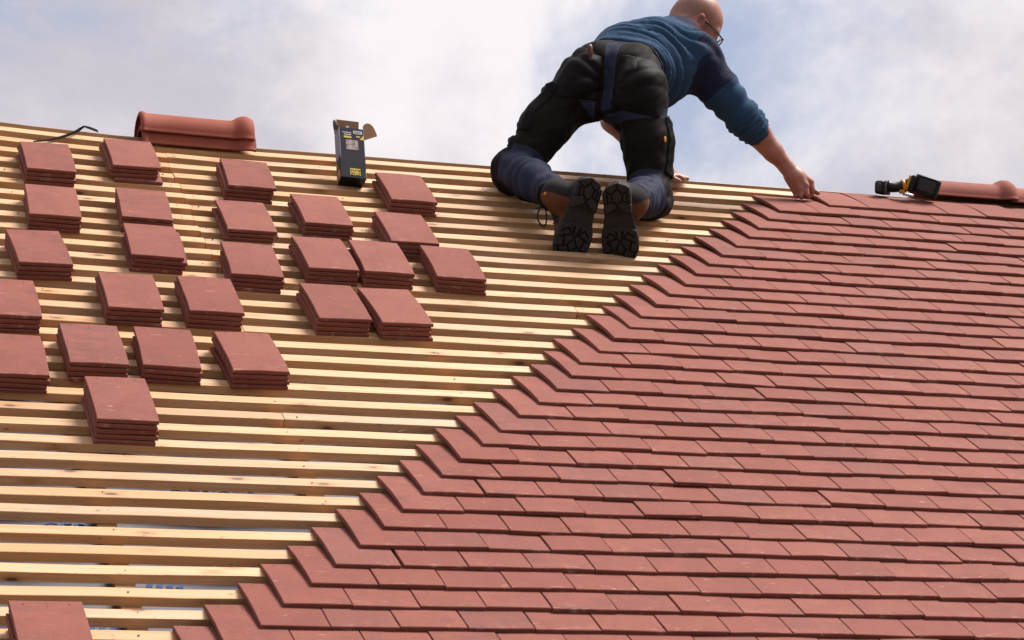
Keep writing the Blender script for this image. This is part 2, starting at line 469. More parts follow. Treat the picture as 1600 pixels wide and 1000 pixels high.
# ---------------------------------------------------------------- tiles
TW, TL_, TT = 0.165, 0.265, 0.0112
CAMB = 0.0050
def camber(y): return CAMB * (1 - ((y - TL_ / 2) / (TL_ / 2)) ** 2)
def tile_mesh(name, seed, nibs=True):
    rr = np.random.default_rng(seed)
    cross = rr.normal(0, 0.0006); tw = rr.normal(0, 0.0009)
    ys = [0.0, 0.0016, 0.03, 0.08, 0.1325, 0.185, 0.235, TL_ - 0.0016, TL_]
    vs, fs = [], []
    bv = 0.0016
    for i, y in enumerate(ys):
        z = camber(y); end = 1 if i in (0, len(ys) - 1) else 0
        tb = bv if end else 0.0
        wob = rr.normal(0, 0.00035)
        def zz(x): return z + cross * (1 - ((x - TW / 2) / (TW / 2)) ** 2) + tw * (x / TW - .5) * (y / TL_ - .5) * 2
        vs += [(bv + wob, y, zz(bv) - tb), (TW / 2, y, zz(TW / 2) - tb), (TW - bv + wob, y, zz(TW - bv) - tb),
               (TW + wob, y, zz(TW) - max(bv, tb)), (TW + wob, y + (0.0022 if i == 0 else 0), zz(TW) - TT), (0 + wob, y + (0.0022 if i == 0 else 0), zz(0) - TT), (0 + wob, y, zz(0) - max(bv, tb))]
    n = 7
    for i in range(len(ys) - 1):
        for k in range(n):
            k2 = (k + 1) % n
            fs.append((i * n + k, i * n + k2, (i + 1) * n + k2, (i + 1) * n + k))
    fs.append(tuple(range(n - 1, -1, -1))); fs.append(tuple((len(ys) - 1) * n + k for k in range(n)))
    if nibs:
        for x0 in (0.018, TW - 0.040):
            b = len(vs)
            vs += [(x, y, z) for x in (x0, x0 + 0.022) for (y, z) in ((TL_ - 0.014, -TT + 0.001), (TL_ - 0.001, -TT + 0.001), (TL_ - 0.003, -TT - 0.009), (TL_ - 0.012, -TT - 0.009))]
            fs += [(b, b + 1, b + 2, b + 3), (b + 7, b + 6, b + 5, b + 4), (b, b + 4, b + 5, b + 1), (b + 1, b + 5, b + 6, b + 2), (b + 2, b + 6, b + 7, b + 3), (b + 3, b + 7, b + 4, b)]
    me = bpy.data.meshes.new(name); me.from_pydata(vs, [], fs); me.update(); me.materials.append(MAT['tile'])
    bm = bmesh.new(); bm.from_mesh(me); bmesh.ops.recalc_face_normals(bm, faces=bm.faces); bm.to_mesh(me); bm.free()
    return me
TILES = [tile_mesh('roof_tile', 100 + i) for i in range(12)]

ULEFT = [0.1925, 0.2676, 0.3561, 0.4374, 0.5231, 0.609, 0.6839, 0.7655, 0.8435, 0.9226, 1.0141, 1.0925, 1.1798, 1.2679,
         1.3529, 1.4303, 1.4929, 1.5868, 1.6704, 1.7561, 1.8299, 1.9188, 1.9994, 2.0957, 2.1733, 2.2565, 2.3434, 2.4378,
         2.5261, 2.6025, 2.6852, 2.7691, 3.0185]
STEP = 0.153
laid = []
for j in range(-11, 33):
    if j >= 0: u = ULEFT[j]
    elif j == -1: u = 0.0925
    elif j == -2: u = 0.0035
    else: u = 0.0035 + (j + 2) * 0.083
    i = 0
    vrow = 0.1 * j + (0.004 if 6 <= j <= 10 else -0.006 if j > 12 else 0.0) * (1 if j < 31 else 0)
    while u < U1 - 0.2:
        laid.append((j, u, vrow + random.gauss(0, 0.0020)))
        u += 0.1668 + random.uniform(-0.0006, 0.0010) + (0.005 if (i == 0 and j in (3, 7)) else 0)
        i += 1
def tile_matrix(u, vv):
    return frame(u, vv, HF + abs(random.gauss(0, 0.0012)), random.gauss(0, 0.0055), -STEP + random.gauss(0, 0.005), random.gauss(0, 0.006))
ranked = []
for n_, (j, u, vv) in enumerate(laid):
    x, y, d = project(roof(u + TW / 2, vv + 0.05, HF))
    vis = -40 < x < 1640 and y < 1030
    ranked.append(((d if vis else 100 + d), n_))
ranked.sort()
single = {n_ for d, n_ in ranked[:300] if d < 100}
vs, fs, rn = [], [], []
for n_, (j, u, vv) in enumerate(laid):
    me = TILES[random.randrange(12)]; mw = tile_matrix(u, vv)
    if n_ in single:
        link('roof_tile', me, None, house, mw)
    else:
        b = len(vs); q = random.random()
        for vt in me.vertices: vs.append(tuple(mw @ vt.co)); rn.append(q)
        for p in me.polygons: fs.append(tuple(b + i for i in p.vertices))
far = mesh_obj('roof_tiles', vs, fs, MAT['tile'], house); far['kind'] = 'stuff'
a_ = far.data.attributes.new('rnd', 'FLOAT', 'POINT'); a_.data.foreach_set('value', rn)

# ---------------------------------------------------------------- stacks of loose tiles on the battens
# (u, v of the middle of the top tile's tail, turn in degrees, tiles, where the stack is)
STACKS = [
 (0.058, 2.948, -0.7, 4, 'beside the black strap near the ridge'),
 (0.358, 3.043, -0.7, 4, 'under the left end of the paired ridge tiles'),
 (0.020, 2.525, -2.9, 4, 'leftmost in the second row of stacks'),
 (0.319, 2.553, -3.3, 4, 'second from left in the second row'),
 (-0.056, 2.116, 3.0, 4, 'leftmost in the third row of stacks'),
 (0.301, 2.228, -2.6, 4, 'with uneven edges, second in the third row'),
 (0.735, 2.920, -3.7, 4, 'below the right end of the paired ridge tiles'),
 (0.665, 2.543, -0.6, 3, 'three high, third in the second row'),
 (0.597, 2.118, -2.7, 4, 'third from left in the third row'),
 (0.936, 2.613, -0.8, 4, 'directly below the dark screw carton'),
 (1.303, 2.895, -1.0, 4, 'just right of the dark screw carton'),
 (1.203, 2.494, -0.9, 4, 'partly hidden behind the rightmost stack'),
 (0.863, 2.212, 0.8, 4, 'left one of the touching middle pair'),
 (1.045, 2.210, -1.2, 4, 'right one of the touching middle pair'),
 (1.283, 2.201, -2.0, 4, 'furthest right of all the stacks'),
 (0.808, 1.810, 1.4, 4, 'left one of the lower right pair'),
 (1.002, 1.803, 3.4, 4, 'right one of the lower right pair'),
 (0.172, 1.804, -0.8, 4, 'second from left in the fourth row'),
 (0.414, 1.809, -0.7, 4, 'third from left in the fourth row'),
 (0.009, 1.396, -0.1, 4, 'second in the fifth row, behind the tallest stack'),
 (0.213, 1.400, -2.5, 4, 'third from left in the fifth row'),
 (0.468, 1.398, 2.2, 4, 'rightmost in the fifth row'),
 (0.031, 1.010, -0.1, 5, 'five high, the lowest whole stack'),
 (-0.197, 1.704, -0.6, 4, 'cut by the picture edge, fourth row'),
 (-0.222, 1.300, -0.6, 4, 'cut by the picture edge, fifth row'),
 (-0.294, -0.216, 0.5, 5, 'in the bottom left corner of the picture'),
]
ORD = {3: ['top', 'middle', 'bottom'], 4: ['top', 'second', 'third', 'bottom'], 5: ['top', 'second', 'middle', 'fourth', 'bottom']}
rs = random.Random(21)
for si, (u, vv, deg, n, where) in enumerate(STACKS):
    for k in range(n):                              # k = 0 is the top tile
        lev = n - 1 - k
        du = 0 if k == 0 else rs.uniform(-0.005, 0.005); dv = -0.0020 * k + (0 if k == 0 else rs.uniform(-0.003, 0.002))
        dr = 0 if k == 0 else rs.uniform(-1.3, 1.3)
        if si in (1,) and k == 3: du, dv, dr = 0.008, -0.020, 0.6
        if si in (1,) and k in (1, 2): du -= 0.008
        if si in (5,) and k in (1, 2): du += 0.009
        if si == 7 and k == 2: du -= 0.012
        if si == 6 and k: du -= 0.005 * k
        rot = math.radians(deg + dr)
        cu, cv = u + du, vv + dv
        o = link('clay_tile', TILES[rs.randrange(12)], None, None,
                 frame(cu - TW / 2 * math.cos(rot), cv - TW / 2 * math.sin(rot), lev * 0.0145 + TT + 0.0006, rot, rs.uniform(-.004, .004) * (k > 0) + 0.004 * lev / 4, rs.uniform(-.004, .004)))
        tag(o, '%s clay tile of the stack %s' % (ORD[n][k], where), 'roof tile', 'loose tiles stacked on the battens')

# ------------------------------------------------------------------ ridge tiles
CR, CU, CF = RW[0].copy(), -RW[1].copy(), RW[2].copy()      # the photographer's right, up and forward

def ridge_tile(name, mat, length=0.41, R=0.072, T=0.012, socket=0.055, seed=1):
    """half-round ridge tile along x, opening downwards, beaded rim at x=0 and a bulged socket at the far end"""
    rr = np.random.default_rng(seed)
    xs, Rs = [], []
    for x, dr in [(0, -.003), (0.002, 0.0035), (0.010, 0.005), (0.018, 0.0035), (0.024, 0.0), (0.12, 0), (0.22, 0), (0.31, 0), (length - socket - .022, 0.0005),
                  (length - socket - .012, 0.004), (length - socket, 0.0130), (length - socket * .7, 0.0200), (length - socket * .4, 0.0215), (length - 0.012, 0.0175), (length - 0.002, 0.0130), (length, 0.007)]:
        xs.append(x); Rs.append(R + dr)
    nseg = 22; vs, fs = [], []
    tot = nseg + 3
    for x, r in zip(xs, Rs):
        ring_o, ring_i = [], []
        for k in range(-1, nseg + 2):
            a = math.pi * min(max(k, 0), nseg) / nseg
            y, z = -math.cos(a), math.sin(a)
            lip = 0.006 if k in (-1, nseg + 1) else 0.0          # small foot along both long edges
            dz = -0.006 if k in (-1, nseg + 1) else 0.0
            w = rr.normal(0, 0.00025)
            ring_o.append((x, y * (r + lip + w), z * r * 1.0 + dz + w))
            ring_i.append((x, y * (r - T), z * (r - T) + dz))
        vs += ring_o + ring_i
    n2 = 2 * tot
    for i in range(len(xs) - 1):
        a, b = i * n2, (i + 1) * n2
        for k in range(tot - 1):
            fs.append((a + k, a + k + 1, b + k + 1, b + k))
            fs.append((a + tot + k + 1, a + tot + k, b + tot + k, b + tot + k + 1))
        fs.append((a, b, b + tot, a + tot)); fs.append((a + tot - 1, a + n2 - 1, b + n2 - 1, b + tot - 1))
    for base, rev in ((0, False), ((len(xs) - 1) * n2, True)):
        for k in range(tot - 1):
            q = (base + k, base + tot + k, base + tot + k + 1, base + k + 1)
            fs.append(q[::-1] if rev else q)
    o = mesh_obj(name, vs, fs, mat, None, True)
    bm = bmesh.new(); bm.from_mesh(o.data); bmesh.ops.recalc_face_normals(bm, faces=bm.faces); bm.to_mesh(o.data); bm.free()
    return o

zr = APEX_Z - 0.072 * math.tan(PITCH) + 0.018
x0 = at(221, 200, APEX_Y - .07)[0]
r1_ = ridge_tile('ridge_tile', MAT['ridge_clay'], seed=3)
lift = vwarp(x0 + .2, 3.48)
r1_.matrix_world = Matrix.Translation((x0 + 0.006, APEX_Y - 0.006 + lift * EV[1], zr + lift * EV[2])) @ Matrix.Rotation(math.radians(0.6), 4, 'Y') @ Matrix.Rotation(math.radians(-1), 4, 'X')
tag(r1_, 'lower of two nested half-round ridge tiles lying on the ridge', 'ridge tile', 'ridge tiles')
r2_ = ridge_tile('ridge_tile', MAT['ridge_clay'], seed=4)
r2_.matrix_world = Matrix.Translation((x0, APEX_Y - 0.004 + lift * EV[1], zr + 0.050 + lift * EV[2])) @ Matrix.Rotation(math.radians(0.9), 4, 'Y') @ Matrix.Rotation(math.radians(3), 4, 'X')
tag(r2_, 'upper of two nested half-round ridge tiles lying on the ridge', 'ridge tile', 'ridge tiles')
xr = at(1584, 312, APEX_Y - .07)[0]
r3_ = ridge_tile('ridge_tile', MAT['ridge_clay_old'], seed=5, R=0.068)
r3_.matrix_world = Matrix.Translation((xr - 0.395, APEX_Y - 0.004, zr + 0.036))
tag(r3_, 'dusty half-round ridge tile with bulged socket, right behind the cordless tool', 'ridge tile', 'ridge tiles')
r4_ = ridge_tile('ridge_tile', MAT['ridge_clay_old'], seed=6, R=0.068)
r4_.matrix_world = Matrix.Translation((xr - 0.03 + 0.02, APEX_Y - 0.004, zr + 0.030))
tag(r4_, 'next ridge tile, its end in the socket at the right picture edge', 'ridge tile', 'ridge tiles')

# ------------------------------------------------------------------ black strap
def ribbon(name, pts, width, thick, mat):
    pts = [np.asarray(p, float) for p, w in pts], [np.asarray(w, float) for p, w in pts]
    P, Wd = pts; vs, fs = [], []
    for i, p in enumerate(P):
        t_ = P[min(i + 1, len(P) - 1)] - P[max(i - 1, 0)]; t_ /= np.linalg.norm(t_)
        w = Wd[i] - t_ * (Wd[i] @ t_); w /= np.linalg.norm(w); nn = np.cross(t_, w)
        for a, b in ((-1, -1), (1, -1), (1, 1), (-1, 1)): vs.append(p + w * a * width / 2 + nn * b * thick / 2)
    for i in range(len(P) - 1):
        for k in range(4):
            fs.append((i * 4 + k, i * 4 + (k + 1) % 4, i * 4 + 4 + (k + 1) % 4, i * 4 + 4 + k))
    fs += [(3, 2, 1, 0), tuple((len(P) - 1) * 4 + k for k in range(4))]
    return mesh_obj(name, vs, fs, mat)
def spline(pts, n):
    pts = np.array(pts, float); out = []
    for i in range(len(pts) - 1):
        p0, p1, p2, p3 = pts[max(i - 1, 0)], pts[i], pts[i + 1], pts[min(i + 2, len(pts) - 1)]
        for k in range(n):
            s = k / n
            out.append(0.5 * ((2 * p1) + (-p0 + p2) * s + (2 * p0 - 5 * p1 + 4 * p2 - p3) * s * s + (-p0 + 3 * p1 - 3 * p2 + p3) * s ** 3))
    out.append(pts[-1]); return out
sp = [on_roof(52, 221, 0.004), on_roof(75, 219, 0.008), on_roof(97, 214, 0.012), on_roof(115, 207.5, 0.012), on_roof(126, 201, 0.012), at(131, 197.8, APEX_Y + .0)]
sw = [EV, EV + EN * .2, EV * .8 + EN * .5, EV * .8 + EN * .6, EV + EN * .8, EV * 1.0 + EN * .2]
s1 = spline(sp, 5); s1w = spline(sw, 5)
s2 = spline([at(131, 197.8, APEX_Y), at(140, 200, APEX_Y + .03), at(153, 205, APEX_Y + .10)], 4)
s2w = spline([EV, EV * .9 + EN * .6, EV * .9 + EN * .4], 4)
strap = ribbon('strap', list(zip(s1, s1w)) + list(zip(s2, s2w))[1:], 0.0105, 0.0012, MAT['strap'])
tag(strap, 'thin black plastic strap curling over the ridge at the far left', 'strap')

# ------------------------------------------------------------------ screw carton
hx = np.array([-0.014, 0.18, 0.103]); dx = np.array([-0.018, -0.0295, 0.049])
toW = lambda q: q[0] * CR + q[1] * CU + q[2] * CF
Hv, Dv = toW(hx), toW(dx)
Hl, Dl = np.linalg.norm(Hv), np.linalg.norm(Dv); Hn = Hv / Hl; Dn = Dv / Dl
Dn = Dn - Hn * (Dn @ Hn); Dn /= np.linalg.norm(Dn); Wn = np.cross(Dn, Hn); Wn /= np.linalg.norm(Wn)
BW, BD, BH = 0.088, Dl, Hl
P0 = on_roof(527.5, 289.5, 0.0015)                       # back left corner of the bottom, on a batten
cm = Matrix.Identity(4)
for i in range(3): cm[i][0], cm[i][1], cm[i][2], cm[i][3] = Wn[i], Dn[i], Hn[i], (P0 - Dn * BD)[i]
t = NT('carton_front', 0.6, 0.08); v = t.coord(rnd=False)
t.color(t.mix(t.noise(v, 30, 4), (0.016, 0.0148, 0.023), (0.028, 0.026, 0.037))); MAT['carton'] = t.m
t = NT('carton_side', 0.6, 0.15)
tcn = t.n('ShaderNodeTexCoord'); sx = t.n('ShaderNodeSeparateXYZ', {'Vector': tcn.outputs['Object']})
ca = t.noise(t.coord((1, 1, 1), False), 26, 2, 0.5)
camo = t.mix(t.math('GREATER_THAN', ca, 0.52), (0.015, 0.013, 0.014), (0.20, 0.14, 0.11))
camo = t.mix(t.math('GREATER_THAN', t.noise(t.coord((1, 2, 1), False), 21, 1), 0.60), camo, (0.36, 0.21, 0.04))
edge = t.math('ADD', sx.outputs['Z'], t.math('MULTIPLY', ca, 0.08))
t.color(t.mix(t.ramp(edge, 0.125, 0.132), camo, (0.20, 0.195, 0.25))); MAT['carton_side'] = t.m

carton = empty('screw_carton'); carton.matrix_world = cm
tag(carton, 'opened dark screw carton with yellow label standing tilted on the battens', 'carton')
def cpart(name, lo, hi, mat, parent=None, bev=0.0):
    bm = bmesh.new(); bm_box(bm, lo, hi, bev); o = bm_obj(name, bm, mat, parent or carton); return o
wl = 0.0015
cpart('front_panel', (0.0006, 0, 0), (BW - 0.0006, wl, BH), MAT['carton'])
cpart('back_panel', (0.0006, BD - wl, 0.0), (BW - 0.0006, BD, BH + 0.004), MAT['carton'])
cpart('side_panel', (-wl, 0.0, 0), (0.0004, BD, BH), MAT['carton_side'])
cpart('side_panel', (BW - 0.0004, 0.0, 0), (BW + wl, BD, BH), MAT['carton_side'])
cpart('bottom_panel', (0, wl + .0002, 0.0012), (BW, BD - wl - .0002, 0.003), MAT['black'])
cpart('screw_filling', (0.004, 0.004, 0.004), (BW - .004, BD - .004, BH - .03), MAT['card'])
def fan(name, outline, thick, mat, parent, mw):
    """a flat card cut to an outline in x,z"""
    n = len(outline)
    vs = [(x, 0, z) for x, z in outline] + [(x, thick, z) for x, z in outline]
    fs = [tuple(range(n)), tuple(range(2 * n - 1, n - 1, -1))] + [(k, n + k, n + (k + 1) % n, (k + 1) % n) for k in range(n)]
    o = mesh_obj(name, vs, fs, mat, parent); o.matrix_local = mw; 
    bm = bmesh.new(); bm.from_mesh(o.data); bmesh.ops.recalc_face_normals(bm, faces=bm.faces); bm.to_mesh(o.data); bm.free()
    return o
# lid standing up behind, bent forward, with its thumb hole
lid = fan('lid_flap', [(0.004, 0), (BW - .001, 0), (BW - .001, 0.060), (0.004, 0.060)], 0.0012, MAT['card'], carton,
          Matrix.Translation((0, BD - 0.002, BH + .003)) @ Matrix.Rotation(math.radians(14), 4, 'X'))
hole = []
for k in range(14): hole.append((0.045 + 0.0065 * math.cos(k * .449), 0.036 + 0.005 * math.sin(k * .449)))
fan('thumb_hole', hole, 0.0006, MAT['white_print'], lid, Matrix.Translation((0, -0.0009, 0)))
# rounded dust flap opened out to the right
out_ = [(0, -0.012)] + [(0.052 * math.sin(a), 0.012 + 0.040 * math.cos(a)) for a in np.linspace(0.0, 1.75, 12)] + [(0.0, -0.014)]
fan('dust_flap', [(0, -.030), (0, 0.030), (0.008, 0.040), (0.017, 0.043), (0.027, 0.040), (0.035, 0.031), (0.041, 0.018), (0.046, 0.002), (0.049, -0.012)], 0.0012, MAT['card'], carton,
    Matrix.Translation((BW + .001, 0.006, BH - .012)) @ Matrix.Rotation(math.radians(-12), 4, 'Z'))
out2 = [(0, 0), (BD - .006, 0), (BD - .006, 0.044), (BD - 0.012, 0.058), (0.030, 0.054), (0.012, 0.030)]
fan('dust_flap', out2, 0.0012, MAT['carton_side'], carton, Matrix.Translation((0.0, 0.004, BH)) @ Matrix.Rotation(math.radians(90), 4, 'Z') @ Matrix.Rotation(math.radians(-6), 4, 'X'))

def text_mesh(body, size, mat, name, parent, mw, thick=0.0002, align='CENTER', sx=1.0):
    cu = bpy.data.curves.new('txt', 'FONT'); cu.body = body; cu.size = size; cu.extrude = thick; cu.align_x = align; cu.align_y = 'CENTER'
    cu.resolution_u = 2
    tmp = bpy.data.objects.new('txt', cu); COL.objects.link(tmp)
    bpy.context.view_layer.update()
    dg = bpy.context.evaluated_depsgraph_get()
    me = bpy.data.meshes.new_from_object(tmp.evaluated_get(dg)); me.name = name
    bpy.data.objects.remove(tmp); bpy.data.curves.remove(cu)
    me.materials.clear(); me.transform(Matrix.Diagonal((sx, 1, 1, 1)))
    o = link(name, me, mat, parent); o.matrix_local = mw; return o
def front(x, z, rot=180, d=0.0004):
    """on the carton's front: x across, z up; the print stands on its head"""
    return Matrix.Translation((x, -d, z)) @ Matrix.Rotation(math.radians(90), 4, 'X') @ Matrix.Rotation(math.radians(rot), 4, 'Z')
lab = cpart('yellow_label', (0.030, -0.0006, 0.010), (0.068, -0.00005, 0.038), MAT['print_yellow'])
text_mesh('STAR', 0.0152, MAT['black'], 'lettering', lab, front(0.049, 0.0165, 180, .0009))
text_mesh('BLOCK', 0.0125, MAT['black'], 'lettering', lab, front(0.049, 0.0300, 180, .0009), sx=0.92)
t = NT('carton_window', 0.2, 0.5); v = t.coord(rnd=False)
t.color(t.mix(t.ramp(t.noise(t.coord((1, 1, 1.0), False), 70, 4), 0.35, 0.68), (0.17, 0.12, 0.105), (0.40, 0.34, 0.31)))
t.bump(t.noise(v, 45, 3), 0.6, 0.004); MAT['window'] = t.m
cpart('window', (0.021, -0.0005, 0.117), (0.066, -0.00004, 0.158), MAT['window'])
bc = cpart('barcode_label', (0.050, -0.0005, 0.185), (0.082, -0.00004, 0.198), MAT['white_print'])
for k, (a, w) in enumerate([(0.053, .0012), (0.0555, .002), (0.059, .001), (0.0615, .0018), (0.065, .001), (0.067, .0022), (0.071, .001), (0.0735, .0016), (0.077, .0012)]):
    cpart('bar', (a, -0.0009, 0.1875), (a + w, -0.0005, 0.1955), MAT['black'], bc)
cpart('yellow_strip', (0.014, -0.0005, 0.1655), (0.042, -0.00004, 0.1735), MAT['print_yellow'])
cpart('white_line', (0.016, -0.0005, 0.1785), (0.042, -0.00004, 0.1815), MAT['white_print'])
cpart('white_line', (0.010, -0.0005, 0.187), (0.042, -0.00004, 0.1895), MAT['white_print'])
cpart('yellow_strip', (0.060, -0.0005, 0.171), (0.074, -0.00004, 0.1765), MAT['print_yellow'])
fan('yellow_corner', [(0.072, 0.162), (BW - .001, 0.162), (BW - .001, 0.182)], 0.0004, MAT['print_yellow'], carton, Matrix.Translation((0, -0.0005, 0)))

# ------------------------------------------------------------------ cordless tool on the tiles
tool = empty('cordless_tool')
tc0 = on_roof(1452, 312.5, 0.046)                                # the battery's low corner, on a tile
tool.location = Vector(tc0)
tag(tool, 'black and yellow cordless power tool lying on the top tile course', 'power tool')
def cam_basis(org, roll=0.0, yaw=0.0, pitch=0.0):
    b = Matrix.Identity(4)
    for i in range(3): b[i][0], b[i][1], b[i][2] = CR[i], CF[i], CU[i]
    b.translation = Vector(org)
    return b @ Matrix.Rotation(roll, 4, 'Y') @ Matrix.Rotation(yaw, 4, 'Z') @ Matrix.Rotation(pitch, 4, 'X')
def tpart(name, mw, lo, hi, mat, bev=0.006, seg=3, parent=None):
    bm = bmesh.new(); bm_box(bm, lo, hi, bev, seg)
    o = bm_obj(name, bm, mat, None, None, True); o.matrix_world = mw
    bpy.context.view_layer.update(); child(o, parent or tool); return o
TY = tc0[1]
bc_ = at(1447, 290.5, TY + .012)                                        # battery centre
bmw = cam_basis(bc_, math.radians(19), math.radians(-14), math.radians(6))
bat = tpart('battery', bmw, (-0.050, -0.002, -0.036), (0.050, 0.058, 0.036), MAT['black'], 0.009)
def tsub(name, lo, hi, mat, bev=0.002):
    bm = bmesh.new(); bm_box(bm, lo, hi, bev, 2); o = bm_obj(name, bm, mat, bat); return o
tsub('battery_panel', (-0.034, -0.0045, -0.024), (0.036, 0.004, 0.024), MAT['dark_grey'], 0.0025)
for x in (-0.047, 0.041): tsub('bumper', (x, -0.005, -0.030), (x + .007, 0.01, 0.030), MAT['black'])
for z in (-0.034, 0.028): tsub('bumper', (-0.034, -0.005, z), (0.034, 0.01, z + .006), MAT['black'])
fm = cam_basis(at(1423, 287, TY + .03), math.radians(19), math.radians(-14), 0)
tpart('foot', fm, (-0.004, -0.030, -0.034), (0.016, 0.03, 0.034), MAT['black'], 0.008)
tpart('foot_band', fm, (-0.013, -0.026, -0.031), (-0.001, 0.028, 0.031), MAT['yellow'], 0.006)
tpart('belt_clip', cam_basis(at(1418, 304, TY + .01), math.radians(12), math.radians(8), 0), (-0.018, -0.02, -0.006), (0.020, 0.01, 0.004), MAT['steel'], 0.002, 1)
def world_tube(name, pts, rad, mat, seg=14, parent=None):
    o = tube(name, pts, rad, mat, None, seg); bpy.context.view_layer.update(); child(o, parent or tool); return o
world_tube('handle', spline([at(1424, 288, TY + .035), at(1411, 291, TY + .045), at(1398, 292.5, TY + .055), at(1386, 291, TY + .065)], 4),
           [0.028, 0.0255, 0.0235, 0.0225, 0.021, 0.0205, 0.020, 0.020, 0.0205, 0.021, 0.022, 0.0235, 0.025], MAT['black'])
world_tube('grip_band', [at(1414, 290.3, TY + .042), at(1409, 291.3, TY + .046)], [0.0262, 0.0256], MAT['yellow'])
hm = cam_basis(at(1377, 293, TY + .06), math.radians(2), math.radians(-25), 0)
hd = tpart('motor_housing', hm, (-0.020, -0.03, -0.026), (0.020, 0.075, 0.026), MAT['black'], 0.010)
tpart('housing_cap', hm, (-0.017, -0.036, -0.017), (0.008, -0.026, 0.017), MAT['dark_grey'], 0.003, 2)
tpart('trigger', cam_basis(at(1409, 299.5, TY + .035), math.radians(10), 0, 0), (-0.010, -0.008, -0.008), (0.010, 0.008, 0.008), MAT['yellow'], 0.004, 2)
tpart('housing_seam', hm, (0.0165, -0.025, -0.0265), (0.022, 0.06, 0.0265), MAT['dark_grey'], 0.004, 2)

# ------------------------------------------------------------------ blue printing on the underlay
def uprint(body, px, py, size):
    q = roof_uv(on_roof(px, py, -0.056))
    mw = frame(q[0], q[1], -0.0505)
    o = text_mesh(body, size, MAT['blue_print'], 'underlay_print', underlay, Matrix.Identity(4), 0.0015)
    o.matrix_world = mw
def uzig(px, py, w=0.16):
    q = roof_uv(on_roof(px, py, -0.056)); vs, fs = [], []
    for k in range(4):
        a = k * w / 4; b = len(vs)
        for x, y in ((a, -.02), (a + w / 7, -.02), (a + w / 4, .025), (a + w / 9, .025)): vs += [(x, y, 0), (x, y, 0.002)]
        fs += [(b, b + 2, b + 4, b + 6), (b + 7, b + 5, b + 3, b + 1), (b, b + 1, b + 3, b + 2), (b + 2, b + 3, b + 5, b + 4), (b + 4, b + 5, b + 7, b + 6), (b + 6, b + 7, b + 1, b)]
    o = mesh_obj('underlay_print', vs, fs, MAT['blue_print'], underlay); o.matrix_world = frame(q[0], q[1], -0.0515)
uprint('CEPO 8', 330, 777, 0.075); uprint('CEPO', 385, 893, 0.07); uprint('CEPO', 118, 829, 0.07)
for px, py in ((70, 713), (20, 741), (225, 923), (135, 986), (660, 634)): uzig(px, py, 0.10)

